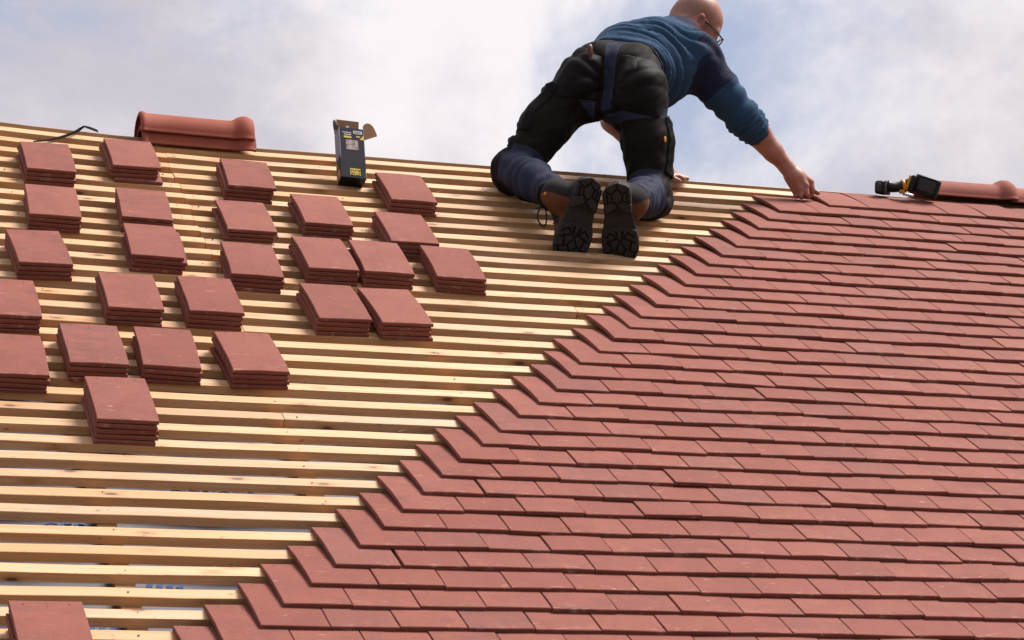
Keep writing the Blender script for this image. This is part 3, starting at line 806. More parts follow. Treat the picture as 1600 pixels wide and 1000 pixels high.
# ------------------------------------------------------------------ a small volume modeller for cloth and skin
class Vol:
    def __init__(self, lo, hi, vox):
        self.lo = np.asarray(lo, float); self.v = vox
        self.n = np.ceil((np.asarray(hi) - self.lo) / vox).astype(int) + 1
        self.d = np.full(self.n, 0.5, np.float32)
    def axes(self, sl):
        return [(self.lo[i] + self.v * np.arange(sl[i].start, sl[i].stop)).astype(np.float32) for i in range(3)]
    def region(self, lo, hi, pad):
        a = np.clip(np.floor((np.asarray(lo) - pad - self.lo) / self.v).astype(int), 0, self.n)
        b = np.clip(np.ceil((np.asarray(hi) + pad - self.lo) / self.v).astype(int) + 1, 0, self.n)
        return tuple(slice(int(a[i]), int(b[i])) for i in range(3))
    def put(self, sl, e, k, op='add'):
        d = self.d[sl]
        if d.size == 0: return
        if op == 'add':
            if k <= 0: self.d[sl] = np.minimum(d, e)
            else:
                h = np.clip(0.5 + 0.5 * (d - e) / k, 0, 1); self.d[sl] = d + (e - d) * h - k * h * (1 - h)
        else:                                          # cut away
            e = -e
            if k <= 0: self.d[sl] = np.maximum(d, e)
            else:
                h = np.clip(0.5 - 0.5 * (d - e) / k, 0, 1); self.d[sl] = d + (e - d) * h + k * h * (1 - h)
    def cone(self, a, b, ra, rb, k=0.0, op='add', flat=None):
        """round cone from a to b; flat=(axis, factor) squeezes the section along an axis"""
        a, b = np.asarray(a, float), np.asarray(b, float); r = max(ra, rb) * (1 if flat is None else max(1, 1 / flat[1]))
        sl = self.region(np.minimum(a, b) - r, np.maximum(a, b) + r, k + 3 * self.v + 0.012)
        X, Y, Z = self.axes(sl)
        px, py, pz = X[:, None, None] - a[0], Y[None, :, None] - a[1], Z[None, None, :] - a[2]
        ab = b - a; L2 = ab @ ab + 1e-12
        t = np.clip((px * ab[0] + py * ab[1] + pz * ab[2]) / L2, 0, 1)
        qx, qy, qz = px - t * ab[0], py - t * ab[1], pz - t * ab[2]
        s = qx * qx + qy * qy + qz * qz
        if flat is not None:
            f = np.asarray(flat[0], float); f = f / np.linalg.norm(f); c = qx * f[0] + qy * f[1] + qz * f[2]
            s = s + c * c * (1 / flat[1] ** 2 - 1)
        e = (np.sqrt(s) - (ra + t * (rb - ra))).astype(np.float32)
        if flat is not None: e *= min(1.0, 0.5 + 0.5 * flat[1])
        self.put(sl, e, k, op)
    def chain(self, pts, rads, k=0.0, op='add', flat=None):
        for i in range(len(pts) - 1): self.cone(pts[i], pts[i + 1], rads[i], rads[i + 1], k, op, flat)
    def ell(self, c, ax, r, k=0.0, op='add'):
        """ellipsoid, ax three unit vectors as rows"""
        c = np.asarray(c, float); ax = np.asarray(ax, float); r = np.asarray(r, float)
        ext = np.sqrt(((ax.T * r) ** 2).sum(1))
        sl = self.region(c - ext, c + ext, k + 3 * self.v + 0.012)
        X, Y, Z = self.axes(sl)
        px, py, pz = X[:, None, None] - c[0], Y[None, :, None] - c[1], Z[None, None, :] - c[2]
        k0 = 0; k1 = 0
        for i in range(3):
            q = px * ax[i][0] + py * ax[i][1] + pz * ax[i][2]
            k0 = k0 + (q / r[i]) ** 2; k1 = k1 + (q / r[i] ** 2) ** 2
        k0 = np.sqrt(k0); k1 = np.sqrt(k1) + 1e-9
        e = (k0 * (k0 - 1) / k1).astype(np.float32)
        e = np.where(k0 < 1e-3, -min(r), e).astype(np.float32)
        self.put(sl, e, k, op)
    def box(self, c, ax, h, rnd=0.0, k=0.0, op='add'):
        c = np.asarray(c, float); ax = np.asarray(ax, float); h = np.asarray(h, float)
        ext = np.abs(ax.T * h).sum(1)
        sl = self.region(c - ext, c + ext, k + 3 * self.v + 0.012)
        X, Y, Z = self.axes(sl)
        px, py, pz = X[:, None, None] - c[0], Y[None, :, None] - c[1], Z[None, None, :] - c[2]
        out_ = 0; ins = -1e9
        for i in range(3):
            q = np.abs(px * ax[i][0] + py * ax[i][1] + pz * ax[i][2]) - (h[i] - rnd)
            out_ = out_ + np.maximum(q, 0) ** 2; ins = np.maximum(ins, q)
        e = (np.sqrt(out_) + np.minimum(ins, 0) - rnd).astype(np.float32)
        self.put(sl, e, k, op)
    def plane(self, p, n, k=0.0):
        """keep only the side the normal points away from"""
        n = np.asarray(n, float); n = n / np.linalg.norm(n); p = np.asarray(p, float)
        sl = tuple(slice(0, int(s)) for s in self.n); X, Y, Z = self.axes(sl)
        e = ((X[:, None, None] - p[0]) * n[0] + (Y[None, :, None] - p[1]) * n[1] + (Z[None, None, :] - p[2]) * n[2]).astype(np.float32)
        self.put(sl, -e, k, 'cut')
    def ripple(self, fn, band=0.05):
        """displace the surface by fn(points) near it"""
        I = np.nonzero(np.abs(self.d) < band)
        P = np.stack(I, 1) * self.v + self.lo
        self.d[I] += fn(P).astype(np.float32)
    def sample(self, P):
        q = (np.asarray(P) - self.lo) / self.v
        i = np.clip(np.floor(q).astype(int), 0, self.n - 2); f = q - i; o = 0
        for a in (0, 1):
            for b in (0, 1):
                for c in (0, 1):
                    w = (f[:, 0] if a else 1 - f[:, 0]) * (f[:, 1] if b else 1 - f[:, 1]) * (f[:, 2] if c else 1 - f[:, 2])
                    o = o + w * self.d[i[:, 0] + a, i[:, 1] + b, i[:, 2] + c]
        return o
    def mesh(self):
        """surface nets"""
        d = self.d; S = d < 0
        c = S[:-1, :-1, :-1].astype(np.int8)
        tot = np.zeros(tuple(self.n - 1), np.int8)
        for a in (0, 1):
            for b in (0, 1):
                for e in (0, 1):
                    tot += S[a:a + self.n[0] - 1, b:b + self.n[1] - 1, e:e + self.n[2] - 1]
        I = np.stack(np.nonzero((tot > 0) & (tot < 8)), 1)
        idx = np.full(tuple(self.n - 1), -1, np.int32); idx[I[:, 0], I[:, 1], I[:, 2]] = np.arange(len(I))
        acc = np.zeros((len(I), 3)); cnt = np.zeros(len(I))
        corners = [(a, b, e) for a in (0, 1) for b in (0, 1) for e in (0, 1)]
        val = {q: d[I[:, 0] + q[0], I[:, 1] + q[1], I[:, 2] + q[2]] for q in corners}
        for q in corners:
            for axn in range(3):
                if q[axn] == 0:
                    q2 = list(q); q2[axn] = 1; q2 = tuple(q2)
                    v0, v1 = val[q], val[q2]; m_ = (v0 < 0) != (v1 < 0)
                    tt = np.where(m_, v0 / np.where(m_, v0 - v1, 1), 0)
                    p = np.tile(np.array(q, float), (len(I), 1)); p[:, axn] += tt
                    acc[m_] += p[m_]; cnt[m_] += 1
        V = (I + acc / cnt[:, None]) * self.v + self.lo
        F = []
        for axn in range(3):
            s0 = [slice(None)] * 3; s1 = [slice(None)] * 3
            s0[axn] = slice(0, -1); s1[axn] = slice(1, None)
            A, B = S[tuple(s0)], S[tuple(s1)]
            E_ = np.stack(np.nonzero(A != B), 1)
            o1, o2 = [(1, 2), (2, 0), (0, 1)][axn]
            ok = (E_[:, o1] > 0) & (E_[:, o2] > 0) & (E_[:, o1] < self.n[o1] - 1) & (E_[:, o2] < self.n[o2] - 1); E_ = E_[ok]
            q = []
            for (da, db) in ((-1, -1), (0, -1), (0, 0), (-1, 0)):
                e2 = E_.copy(); e2[:, o1] += da; e2[:, o2] += db
                q.append(idx[e2[:, 0], e2[:, 1], e2[:, 2]])
            Q = np.stack(q, 1); flip = ~A[E_[:, 0], E_[:, 1], E_[:, 2]]
            Q[flip] = Q[flip][:, ::-1]; F.append(Q)
        F = np.concatenate(F); F = F[(F >= 0).all(1)]
        return V, F

def relax(V, F, it=2, lam=0.5):
    e = np.concatenate([F[:, [0, 1]], F[:, [1, 2]], F[:, [2, 3]], F[:, [3, 0]]])
    a = np.concatenate([e[:, 0], e[:, 1]]); b = np.concatenate([e[:, 1], e[:, 0]])
    deg = np.bincount(a, minlength=len(V))[:, None]
    for _ in range(it):
        s = np.stack([np.bincount(a, V[b][:, i], len(V)) for i in range(3)], 1)
        V = V + lam * (s / np.maximum(deg, 1) - V)
    return V

def vol_obj(name, vol, mat, parent, it=2, attrs=None):
    V, F = vol.mesh(); V = relax(V, F, it)
    me = bpy.data.meshes.new(name)
    me.vertices.add(len(V)); me.vertices.foreach_set('co', V.astype(np.float32).ravel())
    me.loops.add(F.size); me.loops.foreach_set('vertex_index', F.astype(np.int32).ravel())
    me.polygons.add(len(F)); me.polygons.foreach_set('loop_start', np.arange(0, F.size, 4, dtype=np.int32))
    me.update(calc_edges=True); me.validate(); me.shade_smooth()
    for k, fn in (attrs or {}).items():
        a = me.attributes.new(k, 'FLOAT', 'POINT'); a.data.foreach_set('value', fn(V).astype(np.float32))
    return link(name, me, mat, parent)

def seg_t(P, a, b):
    ab = b - a; return ((P - a) @ ab) / (ab @ ab)
def seg_d(P, a, b):
    t_ = np.clip(seg_t(P, a, b), 0, 1); return np.linalg.norm(P - a - t_[:, None] * (b - a), axis=1)
_wd = rng.normal(0, 1, (10, 3)); _wp = rng.uniform(0, 6.28, 10)
def wob(P, s, seed=0):
    """smooth random field in about -1..1, features of size s metres"""
    r_ = np.random.default_rng(seed); o = 0
    for i in range(6):
        k_ = r_.normal(0, 1, 3) / s; o = o + np.sin(P @ k_ + r_.uniform(0, 6.28))
    return o / 3.2
def sm(x, a, b):
    t_ = np.clip((x - a) / (b - a), 0, 1); return t_ * t_ * (3 - 2 * t_)

def crease(P, s, seed, aniso=None, sharp=3.0):
    """branching cloth creases: sharp valleys where a warped random field crosses zero"""
    Q = P if aniso is None else P - np.outer(P @ aniso[0], aniso[0]) * (1 - aniso[1])
    f_ = wob(Q, s, seed) + 0.35 * wob(P, s * 0.6, seed + 1)
    return np.exp(-np.abs(f_) * sharp * 1.6)

# ------------------------------------------------------------------ the roofer: joints
K = {}
K['kneeL'] = on_roof(803, 268, 0.080); K['kneeR'] = on_roof(1017, 308, 0.080)
K['hipL'] = at(908, 132, 2.62); K['hipR'] = at(1000, 143, 2.50)
K['pel'] = at(957, 112, 2.58)
K['neck'] = at(1072, 52, 2.86); K['shL'] = at(990, 84, 2.98); K['shR'] = at(1086, 94, 2.71)
K['chest'] = at(1042, 92, 2.83)
K['elL'] = at(958, 188, 2.90); K['wrL'] = at(1043, 270, 2.86)
K['elR'] = at(1156, 178, 2.69); K['wrR'] = at(1230, 262, 2.735)
K['head'] = at(1092, 28, 2.90)
K['ankL'] = at(876, 308, 2.24); K['ankR'] = at(986, 316, 2.16)
K['toeL'] = on_roof(890, 388, 0.006); K['heelL'] = at(925, 280, 2.135)
K['toeR'] = on_roof(972, 397, 0.006); K['heelR'] = at(962, 287, 2.085)
unit = lambda q: np.asarray(q, float) / np.linalg.norm(q)
spine = unit(K['chest'] - K['pel'])
lat = unit(K['hipR'] - K['hipL'])                 # towards his right
man = empty('person', tuple((K['kneeL'] + K['kneeR']) / 2))
tag(man, 'bald man in blue sweater and black work trousers kneeling, reaching right along the ridge', 'person')
man_inv = man.location.copy()
def own(o, parent=None):
    o.parent = parent or man
    if parent is None: o.matrix_parent_inverse = Matrix.Translation(-man.location)
    return o

# ------------------------------------------------------------------ cloth and skin materials
def cloth(name, layers, rough=0.85, weave=900, sheen=0.15, dirt=0.0):
    """layers: base colour then (attribute, colour) painted where the attribute is below zero"""
    t = NT(name, rough - 0.08, 0.06); v = t.coord(rnd=False)
    col = layers[0]
    n_ = t.noise(v, 60, 4)
    base = t.mix(n_, [c * 0.82 for c in col], [c * 1.18 for c in col])
    for an, c in layers[1:]:
        a = t.n('ShaderNodeAttribute', attribute_name=an).outputs['Fac']
        base = t.mix(t.ramp(a, -0.0012, 0.0012, 1.0, 0.0), base, t.mix(n_, [q * 0.82 for q in c], [q * 1.18 for q in c]))
        seam = t.math('MULTIPLY', t.ramp(t.math('ABSOLUTE', t.math('ADD', a, 0.005)), 0.0004, 0.0014, 1.0, 0.0), 0.35)
        base = t.mix(seam, base, [q * 2.2 + 0.004 for q in c])
    if dirt:
        d = t.ramp(t.noise(v, 14, 6, 0.7), 0.60, 0.82, 0.0, dirt)
        base = t.mix(d, base, (0.045, 0.036, 0.032))
        d2 = t.ramp(t.noise(v, 210, 3, 0.6), 0.74, 0.80, 0.0, dirt * 0.6)
        base = t.mix(d2, base, (0.12, 0.10, 0.09))
    t.color(base)
    t.b.inputs['Sheen Weight'].default_value = sheen * 0.12; t.b.inputs['Sheen Roughness'].default_value = 0.5
    t.bump(t.math('ADD', t.noise(v, weave, 2), t.math('MULTIPLY', t.noise(v, 130, 3), 1.2)), 0.35, 0.0012)
    return t.m
BLACK = (0.0098, 0.0072, 0.0068); NAVY = (0.020, 0.024, 0.045)
MAT['trouser'] = cloth('work_trouser', [BLACK, ('navy', NAVY), ('patch', BLACK)], 0.8, 900, 0.06, 0.30)
MAT['pocket'] = cloth('pocket_cordura', [(0.0072, 0.0064, 0.0064)], 0.7, 700, 0.05, 0.4)
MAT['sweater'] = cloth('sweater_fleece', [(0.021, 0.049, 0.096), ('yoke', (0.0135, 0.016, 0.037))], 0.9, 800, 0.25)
MAT['cuff'] = cloth('sweater_cuff', [(0.023, 0.055, 0.10)], 0.9, 800, 0.2)
MAT['belt'] = cloth('waistband', [(0.030, 0.021, 0.025)], 0.8, 900, 0.05)
MAT['navy_cloth'] = cloth('navy_cloth', [NAVY], 0.8, 900, 0.06, 0.2)
t = NT('skin', 0.48, 0.4); v = t.coord(rnd=False)
sk = t.mix(t.ramp(t.noise(v, 22, 4), 0.3, 0.7), (0.265, 0.108, 0.074), (0.325, 0.150, 0.106))
sk = t.mix(t.ramp(t.noise(v, 95, 3), 0.52, 0.72, 0.0, 0.35), sk, (0.22, 0.072, 0.05))
hr = t.n('ShaderNodeAttribute', attribute_name='stubble').outputs['Fac']
stb = t.math('MULTIPLY', hr, t.ramp(t.noise(v, 620, 2), 0.35, 0.65, 0.35, 1.0))
sk = t.mix(stb, sk, (0.085, 0.055, 0.047))
bl = t.n('ShaderNodeAttribute', attribute_name='flush').outputs['Fac']
sk = t.mix(bl, sk, (0.27, 0.075, 0.052))
t.color(sk); t.b.inputs['Subsurface Weight'].default_value = 0.12; t.b.inputs['Subsurface Radius'].default_value = (0.012, 0.004, 0.002)
t.b.inputs['Subsurface Scale'].default_value = 0.6
t.bump(t.math('ADD', t.noise(v, 300, 3), t.math('MULTIPLY', t.noise(v, 60, 3), 1.5)), 0.25, 0.0015)
MAT['skin'] = t.m
MAT['boot'] = plain('boot_leather', (0.095, 0.036, 0.018), 0.65, 0.35, 70, 0.3, 0.15)
MAT['boot_dark'] = plain('boot_fabric', (0.024, 0.021, 0.022), 0.8, 0.25, 120, 0.3, 0.06)
t = NT('boot_sole', 0.7, 0.12); v = t.coord(rnd=False)
so = t.mix(t.noise(v, 40, 4), (0.016, 0.0145, 0.0142), (0.032, 0.029, 0.028))
so = t.mix(t.ramp(t.noise(v, 60, 5, 0.7), 0.56, 0.78, 0.0, 0.55), so, (0.10, 0.072, 0.055)); t.color(so)
t.bump(t.noise(v, 260, 3), 0.3, 0.001); MAT['sole'] = t.m
MAT['midsole'] = plain('boot_midsole', (0.03, 0.027, 0.028), 0.7, 0.25, 60, 0.2)
MAT['lace'] = plain('boot_lace', (0.008, 0.006, 0.006), 0.8, 0.2, 90)
MAT['orange'] = plain('orange_tab', (0.50, 0.20, 0.03), 0.6, 0.05, 60)
MAT['spectacle'] = plain('spectacle_frame', (0.008, 0.008, 0.009), 0.3, 0.1, 60, 0, 0.5)

# ------------------------------------------------------------------ trousers
P_ = K
butt = unit(-CF * 0.9 + np.array([0, 0, -0.25]))            # the way the seat faces
tv = Vol((1.60, 2.05, 5.98), (2.46, 2.86, 6.90), 0.0055)
pelL = P_['pel'] - lat * 0.062; pelR = P_['pel'] + lat * 0.062
tv.cone(pelL, pelR, 0.108, 0.108, 0.03)
tv.cone(P_['pel'] + spine * 0.075 - lat * 0.048 - np.array([0, 0, .0]), P_['pel'] + spine * 0.075 + lat * 0.048, 0.108, 0.108, 0.05)
for s, hip, knee, ank in ((-1, 'hipL', 'kneeL', 'ankL'), (1, 'hipR', 'kneeR', 'ankR')):
    h, kn, an = P_[hip], P_[knee], P_[ank]
    tv.ell(h + butt * 0.026 - lat * s * 0.006 + np.array([0, 0, -.012]), np.stack([lat, butt, np.cross(lat, butt)]), (0.088, 0.088, 0.104), 0.045)
    mid = h * 0.5 + kn * 0.5 + butt * 0.008
    tv.chain([h, mid, kn], [0.096, 0.086, 0.076], 0.05)
    # knee pad pouch
    tv.ell(kn + unit(kn - an) * 0.012 - EN * 0.008, np.stack([unit(kn - an), unit(np.cross(EN, kn - an)), EN]), (0.070, 0.074, 0.066), 0.03)
    c1 = kn * 0.60 + an * 0.40 + EN * 0.004; hem = kn * 0.20 + an * 0.80
    tv.chain([kn, c1, hem], [0.076, 0.071, 0.061], 0.035)
    # hem hangs open towards the boot
    tv.cone(hem, hem + unit(an - kn) * 0.012, 0.062, 0.064, 0.01)
crotch = (P_['hipL'] + P_['hipR']) / 2
tv.cone(at(938, 168, 2.555), at(966, 168, 2.53), 0.052, 0.062, 0.06)
def trouser_folds(P):
    o = 0.0036 * wob(P, 0.035, 5) + 0.0020 * wob(P, 0.016, 6)
    for hip, knee, ank, sd in (('hipL', 'kneeL', 'ankL', 1), ('hipR', 'kneeR', 'ankR', 2)):
        h, kn, an = P_[hip], P_[knee], P_[ank]
        # creases fanning from the hollow of the knee and gathering along the shin
        sh = seg_t(P, kn, an); near = sm(seg_d(P, kn, an), 0.12, 0.075)
        o = o - 0.0085 * near * np.abs(np.sin(np.pi * (sh * 6.5 + 0.45 * wob(P, 0.06, 10 + sd)))) * sm(sh, 0.05, 0.25)
        th = seg_t(P, h, kn); nearT = sm(seg_d(P, h, kn), 0.14, 0.09)
        o = o - 0.0080 * nearT * np.abs(np.sin(np.pi * (th * 5.0 + 0.8 * wob(P, 0.10, 20 + sd)))) * sm(th, 0.55, 0.85)
        # drag lines from the crotch
        r = np.linalg.norm(P - crotch, axis=1)
        dirn = (P - crotch) / (r[:, None] + 1e-6); ang = np.arctan2(dirn @ CR, dirn @ CU)
        o = o - 0.0030 * np.abs(np.sin(ang * 4.5 + 2.6 * wob(P, 0.07, 31))) * sm(r, 0.04, 0.10) * sm(r, 0.30, 0.16)
    ex = np.array([0.0, 0, 1.0])
    dT = np.minimum(seg_d(P, P_['hipL'], P_['kneeL']), seg_d(P, P_['hipR'], P_['kneeR']))
    o = o + 0.0046 * crease(P, 0.060, 90, (unit(P_['kneeL'] - P_['hipL'] + P_['kneeR'] - P_['hipR']), 0.45), 6.5)
    o = o + 0.0022 * crease(P, 0.034, 94, None, 7.0) * sm(wob(P, 0.09, 96), -0.3, 0.4)
    for kn, an in ((P_['kneeL'], P_['ankL']), (P_['kneeR'], P_['ankR'])):
        o = o + 0.0046 * crease(P, 0.045, 98, (unit(an - kn), 1.6), 5.5) * sm(seg_d(P, kn, an), 0.12, 0.08)
    return o + 0.0075
tv.ripple(trouser_folds)
# the seat seam
seam_a = P_['pel'] + butt * 0.12 + np.array([0, 0, .10]); seam_b = crotch + butt * 0.10 - np.array([0, 0, .13])
tv.ripple(lambda P: 0.006 * sm(np.abs((P - P_['pel']) @ lat), 0.014, 0.0) * sm((P - P_['pel']) @ butt, 0.02, 0.06) * sm((P - P_['pel'])[:, 2], 0.12, 0.02))
hemcut = []
def navy_attr(P):
    o = np.full(len(P), 1.0)
    for hip, knee, ank in (('hipL', 'kneeL', 'ankL'), ('hipR', 'kneeR', 'ankR')):
        h, kn, an = P_[hip], P_[knee], P_[ank]
        # calf side of the lower leg
        s_ = seg_t(P, kn, an) * np.linalg.norm(an - kn)
        off = (P - kn) @ EN
        o = np.minimum(o, np.maximum(np.maximum((0.055 if knee == 'kneeR' else 0.022) - s_ - 0.35 * off, seg_d(P, kn, an) - 0.105), -off - 0.030))
        if knee == 'kneeR': o = np.maximum(o, np.where(seg_d(P, kn, an) < 0.13, (P - kn) @ CR - 0.034, -1))
    # stripe down the seat, widening to a yoke, and a band under the seat pockets
    x = (P - P_['pel']) @ lat; z = (P - P_['pel'])[:, 2]; b_ = (P - P_['pel']) @ butt
    stripe = np.abs(x - 0.012 + 0.10 * z) - (0.021 + 0.10 * np.clip(z - 0.02, 0, 1))
    o = np.minimum(o, np.maximum(np.maximum(stripe, 0.0 - b_), -0.17 - z))
    o = np.minimum(o, np.maximum(np.abs(((P - P_['hipL']) @ unit(P_['kneeL'] - P_['hipL'])) - 0.085 - 0.25 * x) - 0.022, x + 0.015))
    o = np.minimum(o, np.maximum(np.abs(((P - P_['hipR']) @ unit(P_['kneeR'] - P_['hipR'])) - 0.100) - 0.018, 0.02 - x))
    o = np.minimum(o, np.maximum(0.078 - (P - P_['pel']) @ spine - 0.0 * x, -b_))
    return o
def patch_attr(P):
    o = np.full(len(P), 1.0)
    for hip, knee, ank in (('hipL', 'kneeL', 'ankL'), ('hipR', 'kneeR', 'ankR')):
        kn, an = P_[knee], P_[ank]; L = np.linalg.norm(an - kn)
        s_ = seg_t(P, kn, an) * L; off = (P - kn) @ EN
        o = np.minimum(o, np.maximum(L * 0.86 - s_, seg_d(P, kn, an) - 0.11))
        o = np.minimum(o, np.maximum(off + 0.018, seg_d(P, kn, an) - 0.11))
    return o
trousers = own(vol_obj('trousers', tv, MAT['trouser'], None, 1, {'navy': navy_attr, 'patch': patch_attr}))

# pockets, waistband: shells that follow the cloth
def shell(name, c, ax, half, puff, mat, parent, rnd=0.012, vox=0.004, wave=0.0):
    c = np.asarray(c); ax = np.asarray(ax); half = np.asarray(half)
    ext = np.abs(ax.T * half).sum(1) + 0.02
    vv_ = Vol(c - ext, c + ext, vox)
    vv_.box(c, ax, half, rnd)
    sl = tuple(slice(0, int(s)) for s in vv_.n); X, Y, Z = vv_.axes(sl)
    G = np.stack(np.meshgrid(X, Y, Z, indexing='ij'), -1).reshape(-1, 3)
    td = tv.sample(G).reshape(tuple(vv_.n))
    rel = (G - c) @ ax.T
    edge = np.minimum(half[0] - np.abs(rel[:, 0]), half[1] - np.abs(rel[:, 1])).reshape(tuple(vv_.n))
    pf = puff * (0.45 + 0.55 * sm(edge, 0.0, 0.03))
    if wave: pf = pf + (0.35 * wave * wob(G, 0.06, 77) - 0.9 * wave * crease(G, 0.07, 79, (upz, 0.5), 7.0)).reshape(tuple(vv_.n))
    vv_.d = np.maximum(np.maximum(vv_.d, td - pf), -(td + 0.006)).astype(np.float32)
    return own(vol_obj(name, vv_, mat, None, 1), parent)
upz = np.array([0, 0, 1.0])
def on_seat(px, py):
    """the point of the trousers seen at a photo pixel"""
    d = unit(ray(px, py)); t0 = (2.0 - CAM[1]) / d[1]
    ts = t0 + np.arange(0, 0.9, 0.004); q = CAM + ts[:, None] * d
    s_ = tv.sample(q); ok = np.nonzero((s_ < 0) & (np.abs(s_) < 0.4))[0]
    return q[ok[0]] if len(ok) else q[len(q) // 2]
a1 = unit(CR + 0.22 * -CU); a2 = unit(np.cross(CF, a1)); axp = np.stack([a1, -a2 if a2[2] < 0 else a2, CF])
shell('back_pocket', on_seat(1003, 133), axp, (0.094, 0.103, 0.10), 0.0085, MAT['pocket'], trousers, 0.02, 0.004, 0.003)
a1 = unit(CR - 0.10 * CU); a2 = unit(np.cross(a1, CF)); a2 = a2 if a2[2] > 0 else -a2
shell('back_pocket', on_seat(905, 118), np.stack([a1, a2, CF]), (0.078, 0.085, 0.09), 0.009, MAT['pocket'], trousers, 0.02, 0.004, 0.003)
# cargo pocket on the left thigh's outside
th = unit(P_['kneeL'] - P_['hipL']); sd = unit(np.cross(th, CF)); sd = sd if sd @ CR < 0 else -sd
pc = P_['hipL'] * 0.55 + P_['kneeL'] * 0.45 + sd * 0.092
shell('cargo_pocket', pc, np.stack([th, unit(np.cross(th, sd)), sd]), (0.105, 0.075, 0.05), 0.017, MAT['pocket'], trousers, 0.015, 0.004, 0.004)
pc2 = P_['hipL'] * 0.84 + P_['kneeL'] * 0.16 + sd * 0.10
shell('pocket_flap', P_['hipL'] * 0.76 + P_['kneeL'] * 0.24 + sd * 0.10, np.stack([th, unit(np.cross(th, sd)), sd]), (0.022, 0.078, 0.06), 0.026, MAT['pocket'], trousers, 0.006, 0.004)
shell('tool_loop', P_['hipL'] * 0.20 + P_['kneeL'] * 0.80 + sd * 0.085, np.stack([th, unit(np.cross(th, sd)), sd]), (0.020, 0.02, 0.05), 0.014, MAT['navy_cloth'], trousers, 0.006, 0.004)
thR = unit(P_['kneeR'] - P_['hipR']); sdR = unit(np.cross(thR, CF)); sdR = sdR if sdR @ CR > 0 else -sdR
pcR = P_['hipR'] * 0.45 + P_['kneeR'] * 0.55 + sdR * 0.088
shell('cargo_pocket', pcR, np.stack([thR, unit(np.cross(thR, sdR)), sdR]), (0.11, 0.05, 0.05), 0.015, MAT['pocket'], trousers, 0.015, 0.004, 0.004)
shell('tool_loop', P_['hipR'] * 0.34 + P_['kneeR'] * 0.66 + sdR * 0.10 + unit(np.cross(thR, sdR)) * 0.0, np.stack([thR, unit(np.cross(thR, sdR)), sdR]), (0.075, 0.012, 0.05), 0.024, MAT['pocket'], trousers, 0.004, 0.004)
tagp = on_seat(1039, 218)
shell('orange_tab', tagp, np.stack([CR, CU, CF]), (0.0045, 0.0105, 0.04), 0.010, MAT['orange'], trousers, 0.002, 0.003)
# waistband
wb = Vol(P_['pel'] - 0.24, P_['pel'] + 0.24, 0.0045)
sl = tuple(slice(0, int(s)) for s in wb.n); X, Y, Z = wb.axes(sl)
G = np.stack(np.meshgrid(X, Y, Z, indexing='ij'), -1).reshape(-1, 3)
td = tv.sample(G); ss = (G - P_['pel']) @ spine
wb.d = np.maximum(np.maximum(td - 0.006, -(td + 0.006)), np.abs(ss - 0.112) - 0.020).reshape(tuple(wb.n)).astype(np.float32)
own(vol_obj('waistband', wb, MAT['belt'], None, 1), trousers)

# ------------------------------------------------------------------ sweater
sv = Vol((1.88, 2.38, 6.36), (2.90, 3.22, 7.14), 0.0055)
c_, pl = P_['chest'], P_['pel'] + spine * 0.10
fwd = unit(np.cross(spine, lat)); latS = unit(P_['shR'] - P_['shL'])
if fwd[2] > 0: fwd = -fwd                                    # belly side
mid = pl * 0.5 + c_ * 0.5
sv.cone(pl - lat * 0.058, pl + lat * 0.058, 0.112, 0.112, 0.03)
sv.cone(mid - lat * 0.05 + fwd * 0.012, mid + lat * 0.05 + fwd * 0.012, 0.125, 0.125, 0.06)
sv.cone(pl * .7 + c_ * .3 + fwd * 0.055 + lat * .02, mid + fwd * 0.055 + latS * 0.03, 0.10, 0.115, 0.06)      # loose cloth hanging below the belly
sv.cone(mid - fwd * 0.040 - lat * 0.060 - spine * 0.06, mid - fwd * 0.050 + lat * 0.0 + spine * 0.05, 0.115, 0.110, 0.06)
sv.cone(mid - fwd * 0.050 + spine * 0.05, c_ - fwd * 0.035 - latS * 0.05 + spine * 0.03, 0.108, 0.105, 0.06)
sv.cone(c_ - latS * 0.085, c_ + latS * 0.085, 0.125, 0.125, 0.07)
sv.cone(P_['shL'], P_['shR'], 0.085, 0.085, 0.06)
sv.cone(c_ - spine * 0.02, P_['neck'] - spine * 0.035, 0.10, 0.066, 0.07)
sv.chain([P_['shR'] * .75 + c_ * .25, P_['shR'], P_['shR'] * .45 + P_['elR'] * .55, P_['elR']], [0.10, 0.084, 0.070, 0.064], 0.045)
cuffR = P_['elR'] * 0.60 + P_['wrR'] * 0.40
sv.chain([P_['elR'], P_['elR'] * .8 + P_['wrR'] * .2, cuffR], [0.064, 0.064, 0.058], 0.02)
sv.chain([P_['shL'] * .8 + c_ * .2, P_['shL'], P_['shL'] * .4 + P_['elL'] * .6, P_['elL'] * .84 + P_['shL'] * .16], [0.095, 0.078, 0.058, 0.052], 0.035)
axR = unit(P_['wrR'] - P_['elR'])
